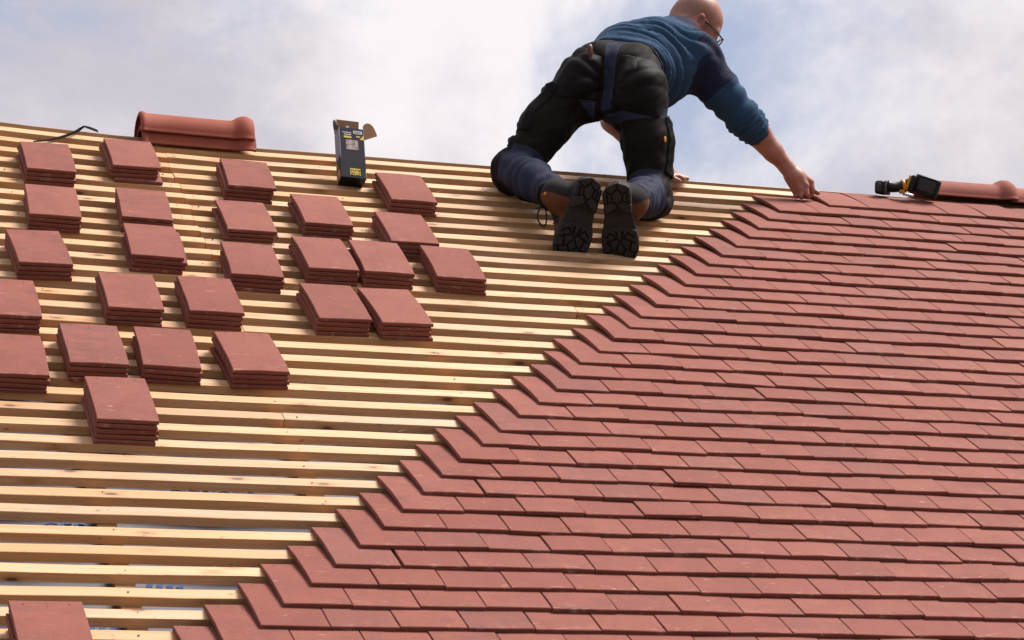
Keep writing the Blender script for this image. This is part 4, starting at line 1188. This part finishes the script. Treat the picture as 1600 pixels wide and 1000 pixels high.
# flat cut at the cuff and at the hem
def cut_local(vol, p, n, r):
    n = unit(n); sl = vol.region(p - r, p + r, 0); X, Y, Z = vol.axes(sl)
    e = ((X[:, None, None] - p[0]) * n[0] + (Y[None, :, None] - p[1]) * n[1] + (Z[None, None, :] - p[2]) * n[2])
    vol.d[sl] = np.maximum(vol.d[sl], np.minimum(e, 0.4).astype(np.float32))
L_sp = np.linalg.norm(P_['neck'] - pl)
_F = unit(0.76 * CR - 0.60 * CU + 0.22 * CF); _U = unit(0.62 * CR + 0.78 * CU + 0.06 * CF)
hx0 = P_['head'] - _F * 0.038 - _U * 0.045; nb0 = P_['neck'] * 0.75 + c_ * 0.25
def sweater_folds(P):
    o = 0.0014 * wob(P, 0.04, 41) + 0.0018 + 0.0036 * crease(P, 0.038, 101, (unit(P_['elR'] - P_['shR']), 0.8), 3.6) + 0.0010 * crease(P, 0.018, 105)
    s_ = (P - pl) @ spine; x = (P - pl) @ latS
    arm = np.minimum(seg_d(P, P_['shR'], P_['elR']), seg_d(P, P_['elR'], P_['wrR']))
    body = sm(arm, 0.075, 0.13)
    # rings of cloth pushed together up the back, strongest on his right side
    q = s_ * 0.90 - 0.62 * x + 0.55 * x * x + 0.030 * wob(P, 0.11, 42) + 0.018 * wob(P, 0.05, 47)
    w_ = (sm(x, -0.19, 0.06) * 0.8 + 0.2) * (0.45 + 0.55 * sm(wob(P, 0.075, 48), -0.5, 0.5)) * sm(s_, -0.02, 0.06) * sm(s_, 0.42, 0.28)
    rid = np.abs(np.sin(np.pi * q / 0.047)); rid2 = np.abs(np.sin(np.pi * (q * 0.8 + 0.12 * x + 0.02) / 0.026 + wob(P, 0.06, 49)))
    o = o - body * w_ * (0.0165 * rid ** 0.65 + 0.0045 * rid2 - 0.0105)
    # sleeve
    t1 = seg_t(P, P_['shR'], P_['elR']); t2 = seg_t(P, P_['elR'], P_['wrR'])
    n1_ = sm(seg_d(P, P_['shR'], P_['elR']), 0.11, 0.075); n2_ = sm(seg_d(P, P_['elR'], cuffR), 0.10, 0.075)
    ob = (P - P_['elR']) @ CU
    o = o - 0.0105 * n1_ * np.abs(np.sin(np.pi * (t1 * 6.5 + 0.5 * wob(P, 0.06, 44) + 7 * ob * 0.6))) * sm(t1, 0.35, 0.8) + 0.004 * n1_ * sm(t1, .35, .8)
    o = o - 0.0105 * n2_ * np.abs(np.sin(np.pi * (t2 * 11.0 + 0.5 * wob(P, 0.05, 45) - 6 * ob))) * sm(t2, -0.05, 0.08) * sm(t2, 0.40, 0.34) + 0.005 * n2_ * sm(t2, -.05, .08)
    o = o - 0.005 * n1_ * np.abs(np.sin(np.pi * (t1 * 3.2 + 0.8 * wob(P, 0.09, 46)))) * sm(t1, 0.5, 0.1)
    return o
sv.ripple(sweater_folds)
sv.cone(hx0, nb0, 0.064, 0.074, 0.006, 'cut')
cut_local(sv, cuffR + axR * 0.012, axR, 0.12)
sv.plane(P_['pel'] + spine * 0.088 + lat * 0.0, -spine + 0.20 * lat - 0.1 * upz, 0.004)
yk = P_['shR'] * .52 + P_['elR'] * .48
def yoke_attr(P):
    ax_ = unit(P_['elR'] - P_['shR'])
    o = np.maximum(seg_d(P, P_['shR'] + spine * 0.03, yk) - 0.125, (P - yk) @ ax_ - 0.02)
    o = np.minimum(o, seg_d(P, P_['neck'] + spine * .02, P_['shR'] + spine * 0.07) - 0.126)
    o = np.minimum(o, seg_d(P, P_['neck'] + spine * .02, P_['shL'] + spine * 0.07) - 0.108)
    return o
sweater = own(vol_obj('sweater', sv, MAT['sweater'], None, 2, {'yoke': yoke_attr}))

# ------------------------------------------------------------------ body: head, neck, arms and hands, and what the clothes cover
HF_ = unit(0.76 * CR - 0.60 * CU + 0.22 * CF)                # where he looks
HU_ = unit(0.62 * CR + 0.78 * CU + 0.06 * CF); HU_ = unit(HU_ - HF_ * (HU_ @ HF_))
HR_ = np.cross(HF_, HU_)                                     # his right ear's side
H = P_['head']
hx_ = lambda f, r, u: H + HF_ * f + HR_ * r + HU_ * u
HA = np.stack([HF_, HR_, HU_])
bv = Vol((1.66, 2.20, 6.0), (3.05, 3.14, 7.24), 0.0042)
bv.ell(H, HA, (0.099, 0.077, 0.090), 0.0)
bv.ell(hx_(-0.022, 0, 0.004), HA, (0.074, 0.078, 0.083), 0.03)
bv.ell(hx_(0.040, 0, -0.058), HA, (0.058, 0.060, 0.072), 0.03)
bv.cone(hx_(0.060, -0.012, -0.108), hx_(0.060, 0.012, -0.108), 0.028, 0.028, 0.03)
for s in (-1, 1):
    bv.cone(hx_(0.0, s * 0.056, -0.075), hx_(0.055, s * 0.022, -0.108), 0.022, 0.022, 0.03)       # jaw line
    bv.ell(hx_(0.064, s * 0.044, -0.050), HA, (0.026, 0.022, 0.020), 0.02)                        # cheek
    bv.cone(hx_(0.086, s * 0.008, -0.006), hx_(0.074, s * 0.050, -0.008), 0.014, 0.012, 0.015)    # brow
    bv.ell(hx_(0.096, s * 0.032, -0.027), HA, (0.014, 0.017, 0.011), 0.008, 'cut')                # eye hollow
    bv.ell(hx_(0.083, s * 0.031, -0.027), HA, (0.012, 0.013, 0.011), 0.003)                       # eyeball under its lids
    ea = unit(HU_ * 0.96 - HF_ * 0.28); eb = unit(HF_ * 0.96 + HU_ * 0.28); ec = unit(HR_ * s * 0.90 - eb * 0.42); eb = np.cross(ea, ec)
    E0 = hx_(-0.006, s * 0.083, -0.028) + ec * 0.007
    bv.ell(E0, np.stack([eb, ec, ea]), (0.0195, 0.0085, 0.034), 0.004)
    bv.ell(E0 + ec * 0.0085 + ea * 0.003 + eb * 0.002, np.stack([eb, ec, ea]), (0.0125, 0.0105, 0.023), 0.002, 'cut')
    bv.ell(E0 + ec * 0.006 - ea * 0.024, np.stack([eb, ec, ea]), (0.009, 0.006, 0.010), 0.003)
bv.cone(hx_(0.094, 0, -0.018), hx_(0.120, 0, -0.055), 0.0095, 0.0135, 0.012)                      # nose
for s in (-1, 1): bv.ell(hx_(0.108, s * 0.013, -0.058), HA, (0.011, 0.008, 0.008), 0.006)
bv.cone(hx_(0.092, -0.018, -0.082), hx_(0.092, 0.018, -0.082), 0.008, 0.008, 0.008)               # lips
bv.cone(hx_(0.088, -0.016, -0.093), hx_(0.088, 0.016, -0.093), 0.009, 0.009, 0.008)
bv.cone(hx_(0.104, -0.022, -0.087), hx_(0.104, 0.022, -0.087), 0.0028, 0.0028, 0.003, 'cut')
nb = P_['neck'] * 0.6 + c_ * 0.4
bv.cone(hx_(-0.038, 0, -0.045), nb, 0.061, 0.070, 0.035)
def nape(P):
    r = P - hx_(-0.045, 0.045, -0.085); ax_ = unit(nb - hx_(-0.038, 0, -0.045)); s_ = r @ ax_
    return 0.0045 * (0.5 - np.abs(np.sin(np.pi * (s_ / 0.019)))) * sm(np.abs(s_ - 0.012), 0.032, 0.012) * sm(np.linalg.norm(r, axis=1), 0.085, 0.045)
bv.ripple(nape, 0.03)
# trunk and legs inside the clothes, thinner than them
bv.cone(nb, c_, 0.07, 0.09, 0.03); bv.cone(c_, P_['pel'], 0.085, 0.08, 0.03)
bv.cone(P_['shL'], P_['shR'], 0.045, 0.045, 0.03); bv.cone(P_['hipL'] + upz * .03, P_['hipR'] + upz * .03, 0.05, 0.05, 0.02)
for a, b, c in (('hipL', 'kneeL', 'ankL'), ('hipR', 'kneeR', 'ankR')):
    bv.chain([P_[a], P_[b], P_[b] * .25 + P_[c] * .75], [0.06, 0.042, 0.030], 0.02)
# right arm
fo = lambda s_: P_['elR'] * (1 - s_) + P_['wrR'] * s_
bend = unit(np.cross(axR, CF)); bend = bend if bend @ CU > 0 else -bend
bv.chain([P_['shR'], P_['elR']], [0.05, 0.046], 0.02)
bv.chain([P_['elR'], fo(.35) + bend * 0.004, fo(.7), P_['wrR']], [0.047, 0.0455, 0.036, 0.0275], 0.02, 'add')
bv.cone(fo(.15) - bend * .012, fo(.55) - bend * 0.010, 0.036, 0.028, 0.02)
# right hand, back of the hand to the camera, fingers closing on the tile's edge
HY = P_['wrR'][1]
hp = lambda x, y, dy: at(x, y, HY + dy)
W0 = P_['wrR']
mcp = [hp(1266.5, 284.5, 0.004), hp(1259, 290, -0.012), hp(1250, 295.5, -0.010), hp(1242, 298.5, 0.002)]
bv.cone(W0, (W0 + mcp[1]) / 2, 0.0275, 0.030, 0.015)
for m_, r_ in zip(mcp, (0.0145, 0.0145, 0.014, 0.0125)): bv.cone(W0 * 0.6 + m_ * 0.4, m_, 0.024, r_, 0.012)
bv.cone(hp(1240, 281, 0.016), hp(1254, 290, 0.016), 0.026, 0.018, 0.015)
pip = [hp(1270, 297, -0.002), hp(1260.5, 303.5, -0.016), hp(1251, 306.5, -0.012), hp(1243.5, 307, 0.002)]
dip = [hp(1267, 305, 0.014), hp(1261.5, 307.5, 0.008), hp(1252.5, 308, 0.012), hp(1246, 306.5, 0.024)]
tip = [hp(1264, 307, 0.028), hp(1262, 305, 0.026), hp(1254, 305, 0.030), hp(1249, 304, 0.040)]
for m_, p1, p2, p3, r_ in zip(mcp, pip, dip, tip, (0.0105, 0.0105, 0.0100, 0.0088)):
    bv.cone(m_, p1, r_ * 1.18, r_, 0.003); bv.cone(p1, p2, r_, r_ * 0.92, 0.003); bv.cone(p2, p3, r_ * 0.92, r_ * 0.82, 0.003)
tb0, tb1, tb2 = hp(1248, 283, 0.030), hp(1263, 293, 0.034), hp(1278, 301.5, 0.026)
bv.cone(hp(1238, 276, 0.018), tb0, 0.020, 0.017, 0.012); bv.cone(tb0, tb1, 0.0150, 0.0120, 0.008); bv.cone(tb1, tb2, 0.0120, 0.0098, 0.003)
# tendons and veins on the back of the hand and the forearm
for m_ in mcp[:3]: bv.cone(W0 * .75 + m_ * .25 - CF * 0.022, m_ - CF * 0.007, 0.005, 0.008, 0.008)
bv.chain([fo(.35) - CF * .038 + bend * .012, fo(.6) - CF * 0.032 - bend * .002, fo(.85) - CF * .026 + bend * .008], [0.0035, 0.0045, 0.004], 0.008)
# left arm and hand, leaning on the ridge behind the thigh
fl = lambda s_: P_['elL'] * (1 - s_) + P_['wrL'] * s_
bv.chain([P_['shL'], P_['elL'], fl(.4), fl(.75), P_['wrL']], [0.05, 0.045, 0.043, 0.034, 0.027], 0.02)
LW = P_['wrL']; lh = lambda x, y, dy: at(x, y, LW[1] + dy)
bv.cone(LW, lh(1056, 276, 0.0), 0.026, 0.020, 0.015)
for k_, (dy, xx, yy) in enumerate(((-0.030, 1069, 279.5), (-0.010, 1074, 279.5), (0.011, 1074, 278.5), (0.030, 1070, 277.5))):
    a = lh(1054, 276.5, dy * .8); b = lh((1054 + xx) / 2 + 1, 277.0, dy); c = lh(xx, yy, dy)
    bv.cone(LW * .5 + a * .5, a, 0.018, 0.0125, 0.01); bv.cone(a, b, 0.0115, 0.010, 0.003); bv.cone(b, c, 0.010, 0.0085, 0.003)
lt = [lh(1048, 277, -0.03), lh(1054, 281, -0.052), lh(1061, 283, -0.058)]
bv.chain(lt, [0.014, 0.0115, 0.0095], 0.006)
def stubble(P):
    q = (P - H) @ HA.T; r = np.linalg.norm(P - H, axis=1)
    hair = sm(q[:, 2], -0.075, -0.045) * sm(q[:, 2] - 0.35 * (-q[:, 0]), 0.060, 0.010) * sm(q[:, 0], 0.050, 0.015) * sm(np.abs(q[:, 1]), 0.02, 0.06)
    back = sm(q[:, 0], -0.03, -0.07) * sm(q[:, 2], 0.05, 0.01) * sm(q[:, 2], -0.085, -0.06)
    beard = sm(q[:, 2], -0.045, -0.075) * sm(q[:, 0], -0.005, 0.015) * sm(q[:, 2], -0.14, -0.12)
    side = sm(np.abs(q[:, 0] - 0.022), 0.012, 0.005) * sm(np.abs(q[:, 2] + 0.045), 0.035, 0.02) * sm(np.abs(q[:, 1]), .05, .06)
    return np.clip(np.maximum(np.maximum(hair * .6, back * 0.55), np.maximum(beard * .75, side * .7)), 0, 1) * sm(r, 0.19, 0.16)
def flush(P):
    q = (P - H) @ HA.T
    ear = sm(np.abs(q[:, 1]), 0.078, 0.086) * sm(np.linalg.norm(q - np.array([-0.004, 0, -0.03]), axis=1), 0.12, 0.10)
    hand = np.zeros(len(P))
    for p in pip + mcp + tip: hand = np.maximum(hand, sm(np.linalg.norm(P - p, axis=1), 0.022, 0.010))
    nap = sm(np.linalg.norm(P - hx_(-0.075, 0.02, -0.075), axis=1), 0.07, 0.03)
    return np.clip(0.5 * ear + 0.5 * hand + 0.45 * nap, 0, 0.7)
body = own(vol_obj('body', bv, MAT['skin'], None, 1, {'stubble': stubble, 'flush': flush}))

# spectacles
gl = empty('spectacles'); own(gl); 
def sub(o): o.parent = gl; return o
gl.location = Vector(H); gl.matrix_parent_inverse = Matrix.Translation(-man.location)
def gtube(name, pts, r):
    o = tube(name, [Vector(p - H) for p in pts], r, MAT['spectacle'], gl, 8); return o
for s in (-1, 1):
    gtube('temple', [hx_(-0.030, s * 0.0835, -0.026), hx_(-0.012, s * 0.087, -0.008), hx_(0.03, s * 0.085, -0.010), hx_(0.112, s * 0.074, -0.020)], [0.0035, 0.0032, 0.003, 0.003])
    rim = []
    for k in range(25):
        a = 2 * math.pi * k / 24
        ca, sa = math.cos(a), math.sin(a)
        x = s * 0.036 + 0.029 * np.sign(ca) * abs(ca) ** 0.6; z = -0.034 + 0.0185 * np.sign(sa) * abs(sa) ** 0.6
        rim.append(hx_(0.116 - 0.10 * abs(x) ** 1.5, x, z))
    gtube('rim', rim, 0.0024)
gtube('bridge', [hx_(0.116, -0.009, -0.028), hx_(0.119, 0, -0.024), hx_(0.116, 0.009, -0.028)], 0.002)
tg = NT('spectacle_glass', 0.02, 0.5); tg.b.inputs['Transmission Weight'].default_value = 1.0; tg.b.inputs['IOR'].default_value = 1.02; tg.color((0.97, 0.98, 0.98))
for s in (-1, 1):
    vs = []; 
    for q in (0.0, 0.001):
        for k in range(16):
            a = 2 * math.pi * k / 16; ca, sa = math.cos(a), math.sin(a)
            x = s * 0.036 + 0.028 * np.sign(ca) * abs(ca) ** 0.6; z = -0.034 + 0.0178 * np.sign(sa) * abs(sa) ** 0.6
            vs.append(hx_(0.116 - 0.10 * abs(x) ** 1.5 - q, x, z) - H)
    fs = [tuple(range(16)), tuple(range(31, 15, -1))] + [(k, 16 + k, 16 + (k + 1) % 16, (k + 1) % 16) for k in range(16)]
    mesh_obj('lens', vs, fs, tg.m, gl)

# ------------------------------------------------------------------ boots
def boot(side, toe, heel, ank, knee, yaw, label):
    L = np.linalg.norm(heel - toe); e1 = unit(heel - toe)                    # toe to heel
    nrm = -CF - e1 * (-CF @ e1); nrm = unit(nrm)                             # out of the sole
    e2 = np.cross(e1, nrm)
    c, s = math.cos(yaw), math.sin(yaw); nrm, e2 = nrm * c + e2 * s, e2 * c - nrm * s
    L = 0.302; toe = heel - e1 * L * 0.985
    def W(x, y, z): return toe + e1 * y * L + e2 * x + nrm * z               # x across, y along 0..1, z out of the sole
    inner = 1 if side == 'L' else -1
    prof_y = np.array([0, .03, .08, .16, .27, .38, .50, .62, .74, .86, .93, .97, 1.0])
    prof_w = 1.12 * np.array([.004, .030, .045, .0545, .0575, .055, .047, .0425, .0425, .0425, .038, .029, .006])
    hw = lambda y: np.interp(y, prof_y, prof_w)
    ctr = lambda y: inner * 0.010 * (0.25 - (y - 0.30) ** 2 * 1.5)
    o = empty('boot', (0, 0, 0)); own(o)
    o.location = Vector(toe); o.matrix_parent_inverse = Matrix.Translation(-man.location)
    if label: o['label'] = label
    ax = np.stack([e2, e1, nrm])
    # sole: outline distance in the plane, tread cut out of it
    def grid(lo, hi, vox):
        X = np.arange(lo[0], hi[0], vox); Y = np.arange(lo[1], hi[1], vox); Z = np.arange(lo[2], hi[2], vox)
        return X, Y, Z
    vox = 0.0022
    X, Y, Z = grid((-0.075, -0.02, -0.045), (0.075, L + 0.02, 0.022), vox)
    yy = Y / L
    wY = hw(np.clip(yy, 0, 1)); cY = ctr(np.clip(yy, 0, 1))
    out2d = np.abs(X[:, None] - cY[None, :]) - wY[None, :]
    slope = np.gradient(wY, Y); out2d = out2d / np.sqrt(1 + np.clip(slope, -3, 3)[None, :] ** 2)
    out2d = np.where((yy < 0)[None, :] | (yy > 1)[None, :], np.maximum(out2d, np.maximum(-Y, Y - L)[None, :]), out2d)
    # tread: raised blocks at ball and heel, bare shank between
    gx = (X[:, None] - cY[None, :]) / 0.05; gy = yy[None, :] + 0 * X[:, None]
    def line(x1, y1, x2, y2):
        px, py = gx * 0.05 - x1, (gy - 0) * L - y1; dx_, dy_ = x2 - x1, y2 - y1
        tt = np.clip((px * dx_ + py * dy_) / (dx_ * dx_ + dy_ * dy_), 0, 1)
        return np.hypot(px - tt * dx_, py - tt * dy_)
    g = np.full(gx.shape, 1.0)
    def groove(x1, y1, x2, y2):
        nonlocal g
        for s_ in (-1, 1): g = np.minimum(g, line(s_ * x1, y1, s_ * x2, y2))
    f0 = 0.0
    for (a, b, c_, d_) in [(0, .030, .026, .012), (0, .030, .017, .058), (.017, .058, 0, .086), (.017, .058, .055, .040), (.030, .050, .040, .090), (0, .086, .030, .118),
                           (.012, .098, .050, .080), (.006, .094, .012, .125), (0, .010, 0, .030), (.036, .020, .050, .050), (.030, .118, .050, .100)]: groove(a, b, c_, d_)
    for (a, b, c_, d_) in [(0, .282, .020, .262), (.020, .262, .016, .238), (.016, .238, 0, .222), (.020, .262, .045, .280), (.016, .238, .046, .226), (0, .222, .010, .190),
                           (.010, .206, .034, .190), (.032, .232, .034, .262), (.0, .282, .0, .302)]: groove(a, b, c_, d_)
    zone = np.maximum(0.003 - 0.0 * gx, 0) * 0
    fore = gy * L - 0.128 - 0.012 * (1 - gx ** 2); hl = 0.187 + 0.010 * (1 - gx ** 2) - gy * L
    shank = np.minimum(fore, hl)                                           # <0 inside a tread zone
    top = np.where(shank < 0, np.where(gy > 0.5, 0.016, 0.0085), -0.0035)
    top = np.where((g < 0.0025) & (shank < 0), np.where(gy > 0.5, 0.006, -0.002), top)
    bevel = np.clip((-out2d) / 0.006, 0, 1); top = np.where(shank < 0, top - 0.003 * (1 - bevel), top)
    spring = 0.030 * np.clip((0.20 - yy) / 0.20, 0, 1) ** 2 * 0.55                     # toe spring
    zz = Z[None, None, :] + spring[None, :, None]
    thickbot = -0.020
    d = np.maximum(np.maximum(out2d[:, :, None], zz - top[:, :, None]), thickbot - zz)
    sv_ = Vol((0, 0, 0), (1e-3,) * 3, vox); sv_.lo = np.array([X[0], Y[0], Z[0]]); sv_.n = np.array(d.shape); sv_.d = d.astype(np.float32)
    V, F = sv_.mesh(); V = relax(V, F, 1, 0.35)
    Wd = (V[:, :1] * e2 + V[:, 1:2] * e1 + V[:, 2:3] * nrm)
    me = bpy.data.meshes.new('sole'); me.from_pydata(Wd.tolist(), [], F.tolist()); me.update(); me.shade_smooth()
    so_ = link('sole', me, MAT['sole'], o)
    # upper
    lo = np.minimum(np.minimum(toe, heel), ank) - 0.15; hi = np.maximum(np.maximum(toe, heel), ank) + 0.15
    uv_ = Vol(lo, hi, 0.004)
    up = unit(knee - ank)
    bx = lambda x, y, z: W(x + ctr(y), y, z)
    for (y, z, ra, fl) in ((.10, -.040, .044, .62), (.22, -.048, .052, .75), (.36, -.058, .050, .95), (.52, -.066, .047, 1.2), (.68, -.066, .046, 1.3), (.80, -.055, .043, 1.1)):
        uv_.ell(bx(0, y, z), ax, (ra * 1.0, 0.045, ra * fl), 0.03)
    shaft = bx(0, .70, -.09)
    uv_.chain([bx(0, .72, -.06), shaft, ank + up * 0.02, ank + up * 0.09], [0.046, 0.050, 0.052, 0.055], 0.025)
    uv_.cone(bx(0, .30, -.085), ank - nrm * 0.015, 0.030, 0.040, 0.03)                   # tongue and lacing
    sl = tuple(slice(0, int(s_)) for s_ in uv_.n); Xg, Yg, Zg = uv_.axes(sl)
    G_ = np.stack(np.meshgrid(Xg, Yg, Zg, indexing='ij'), -1)
    zl = ((G_ - toe) @ nrm).astype(np.float32); yl = ((G_ - toe) @ e1 / L).astype(np.float32)
    uv_.d = np.maximum(uv_.d, zl + 0.016 + 0.030 * 0.55 * np.clip((0.20 - yl) / 0.20, 0, 1) ** 2)
    uv_.ripple(lambda P: 0.0018 * wob(P, 0.022, 61) + 0.0016 * np.abs(np.sin(((P - toe) @ e1) * 210)) * sm(((P - toe) @ e1) / L, .2, .3) * sm(((P - toe) @ e1) / L, .5, .4))
    Vu, Fu = uv_.mesh(); Vu = relax(Vu, Fu, 2)
    me = bpy.data.meshes.new('upper'); me.from_pydata((Vu - toe).tolist(), [], Fu.tolist()); me.update(); me.shade_smooth()
    me.materials.append(MAT['boot']); me.materials.append(MAT['boot_dark'])
    cen = np.array([p.center for p in me.polygons]) + toe
    y_ = (cen - toe) @ e1 / L; z_ = (cen - toe) @ nrm; x_ = (cen - toe) @ e2
    dark = (y_ > 0.70 + 1.2 * np.minimum(z_ + 0.06, 0)) & (z_ < 0) | (z_ < -0.135) | ((np.abs(y_ - 0.42) < 0.05) & (z_ < -0.05))
    me.polygons.foreach_set('material_index', dark.astype(np.int32))
    upo = link('upper', me, None, o)
    # laces across the instep and a loop hanging out
    def ray_out(p, dirn):
        ts = np.arange(0, 0.12, 0.003); q = p + ts[:, None] * dirn; sd_ = uv_.sample(q); k_ = np.nonzero(sd_ > 0)[0]
        return q[k_[0]] if len(k_) else q[-1]
    for y in (.30, .38, .46, .54):
        pts = []
        for a in np.linspace(-1.0, 1.0, 7):
            dr = unit(-nrm * math.cos(a) + e2 * math.sin(a) * 0.9 + e1 * 0.12 * a)
            pts.append(ray_out(bx(0, y, -.07), dr) + dr * 0.002 - toe)
        tube('lace', [Vector(p) for p in pts], 0.0028, MAT['lace'], o, 6)
    side_x = -1 if side == 'L' else 1
    out_dir = unit(-nrm * 0.55 + e2 * (1 if (e2 @ CR) * side_x > 0 else -1) * 0.85)
    p0 = ray_out(bx(0, .50, -.07), out_dir) - toe
    if side == 'L':
        g0 = np.array([0, 0, -1.0])
        lp = spline([p0, p0 + out_dir * 0.022 + g0 * 0.012, p0 + out_dir * 0.030 + g0 * 0.050, p0 + out_dir * 0.008 + g0 * 0.072, p0 - out_dir * 0.004 + g0 * 0.045, p0 + g0 * .004], 4)
        tube('lace', [Vector(q) for q in lp], 0.0026, MAT['lace'], o, 6)
        lp = spline([p0, p0 + out_dir * 0.018 + g0 * 0.006, p0 + out_dir * 0.034 + g0 * 0.018 - nrm * .01], 4)
        tube('lace', [Vector(q) for q in lp], 0.0026, MAT['lace'], o, 6)
        pe = ray_out(bx(0, .66, -.075), unit(out_dir + nrm * .5))
        bm = bmesh.new(); bmesh.ops.create_uvsphere(bm, u_segments=12, v_segments=8, radius=0.0065)
        bm_obj('orange_eyelet', bm, MAT['orange'], o, None, True).location = Vector(pe - toe)
    # padded collar
    return o
boot('L', K['toeL'], K['heelL'], K['ankL'], K['kneeL'], math.radians(17), '')
boot('R', K['toeR'], K['heelR'], K['ankR'], K['kneeR'], math.radians(-11), '')

# dark red handle sticking out of the left back pocket
hb = on_seat(921, 84) - CF * 0.012
kn_ = tube('knife_handle', spline([hb - unit(CU * .9 - CR * .1) * 0.03, hb, hb + unit(CU + CR * .02 + CF * .3) * 0.034], 3), [0.010, 0.0105, 0.0110, 0.0115, 0.0115, 0.0112, 0.0075], plain('knife_red', (0.075, 0.016, 0.014), 0.45, 0.1, 40), None, 10)
tag(kn_, 'dark red handle sticking out of the man\'s left back pocket', 'tool handle')
bpy.context.view_layer.update()
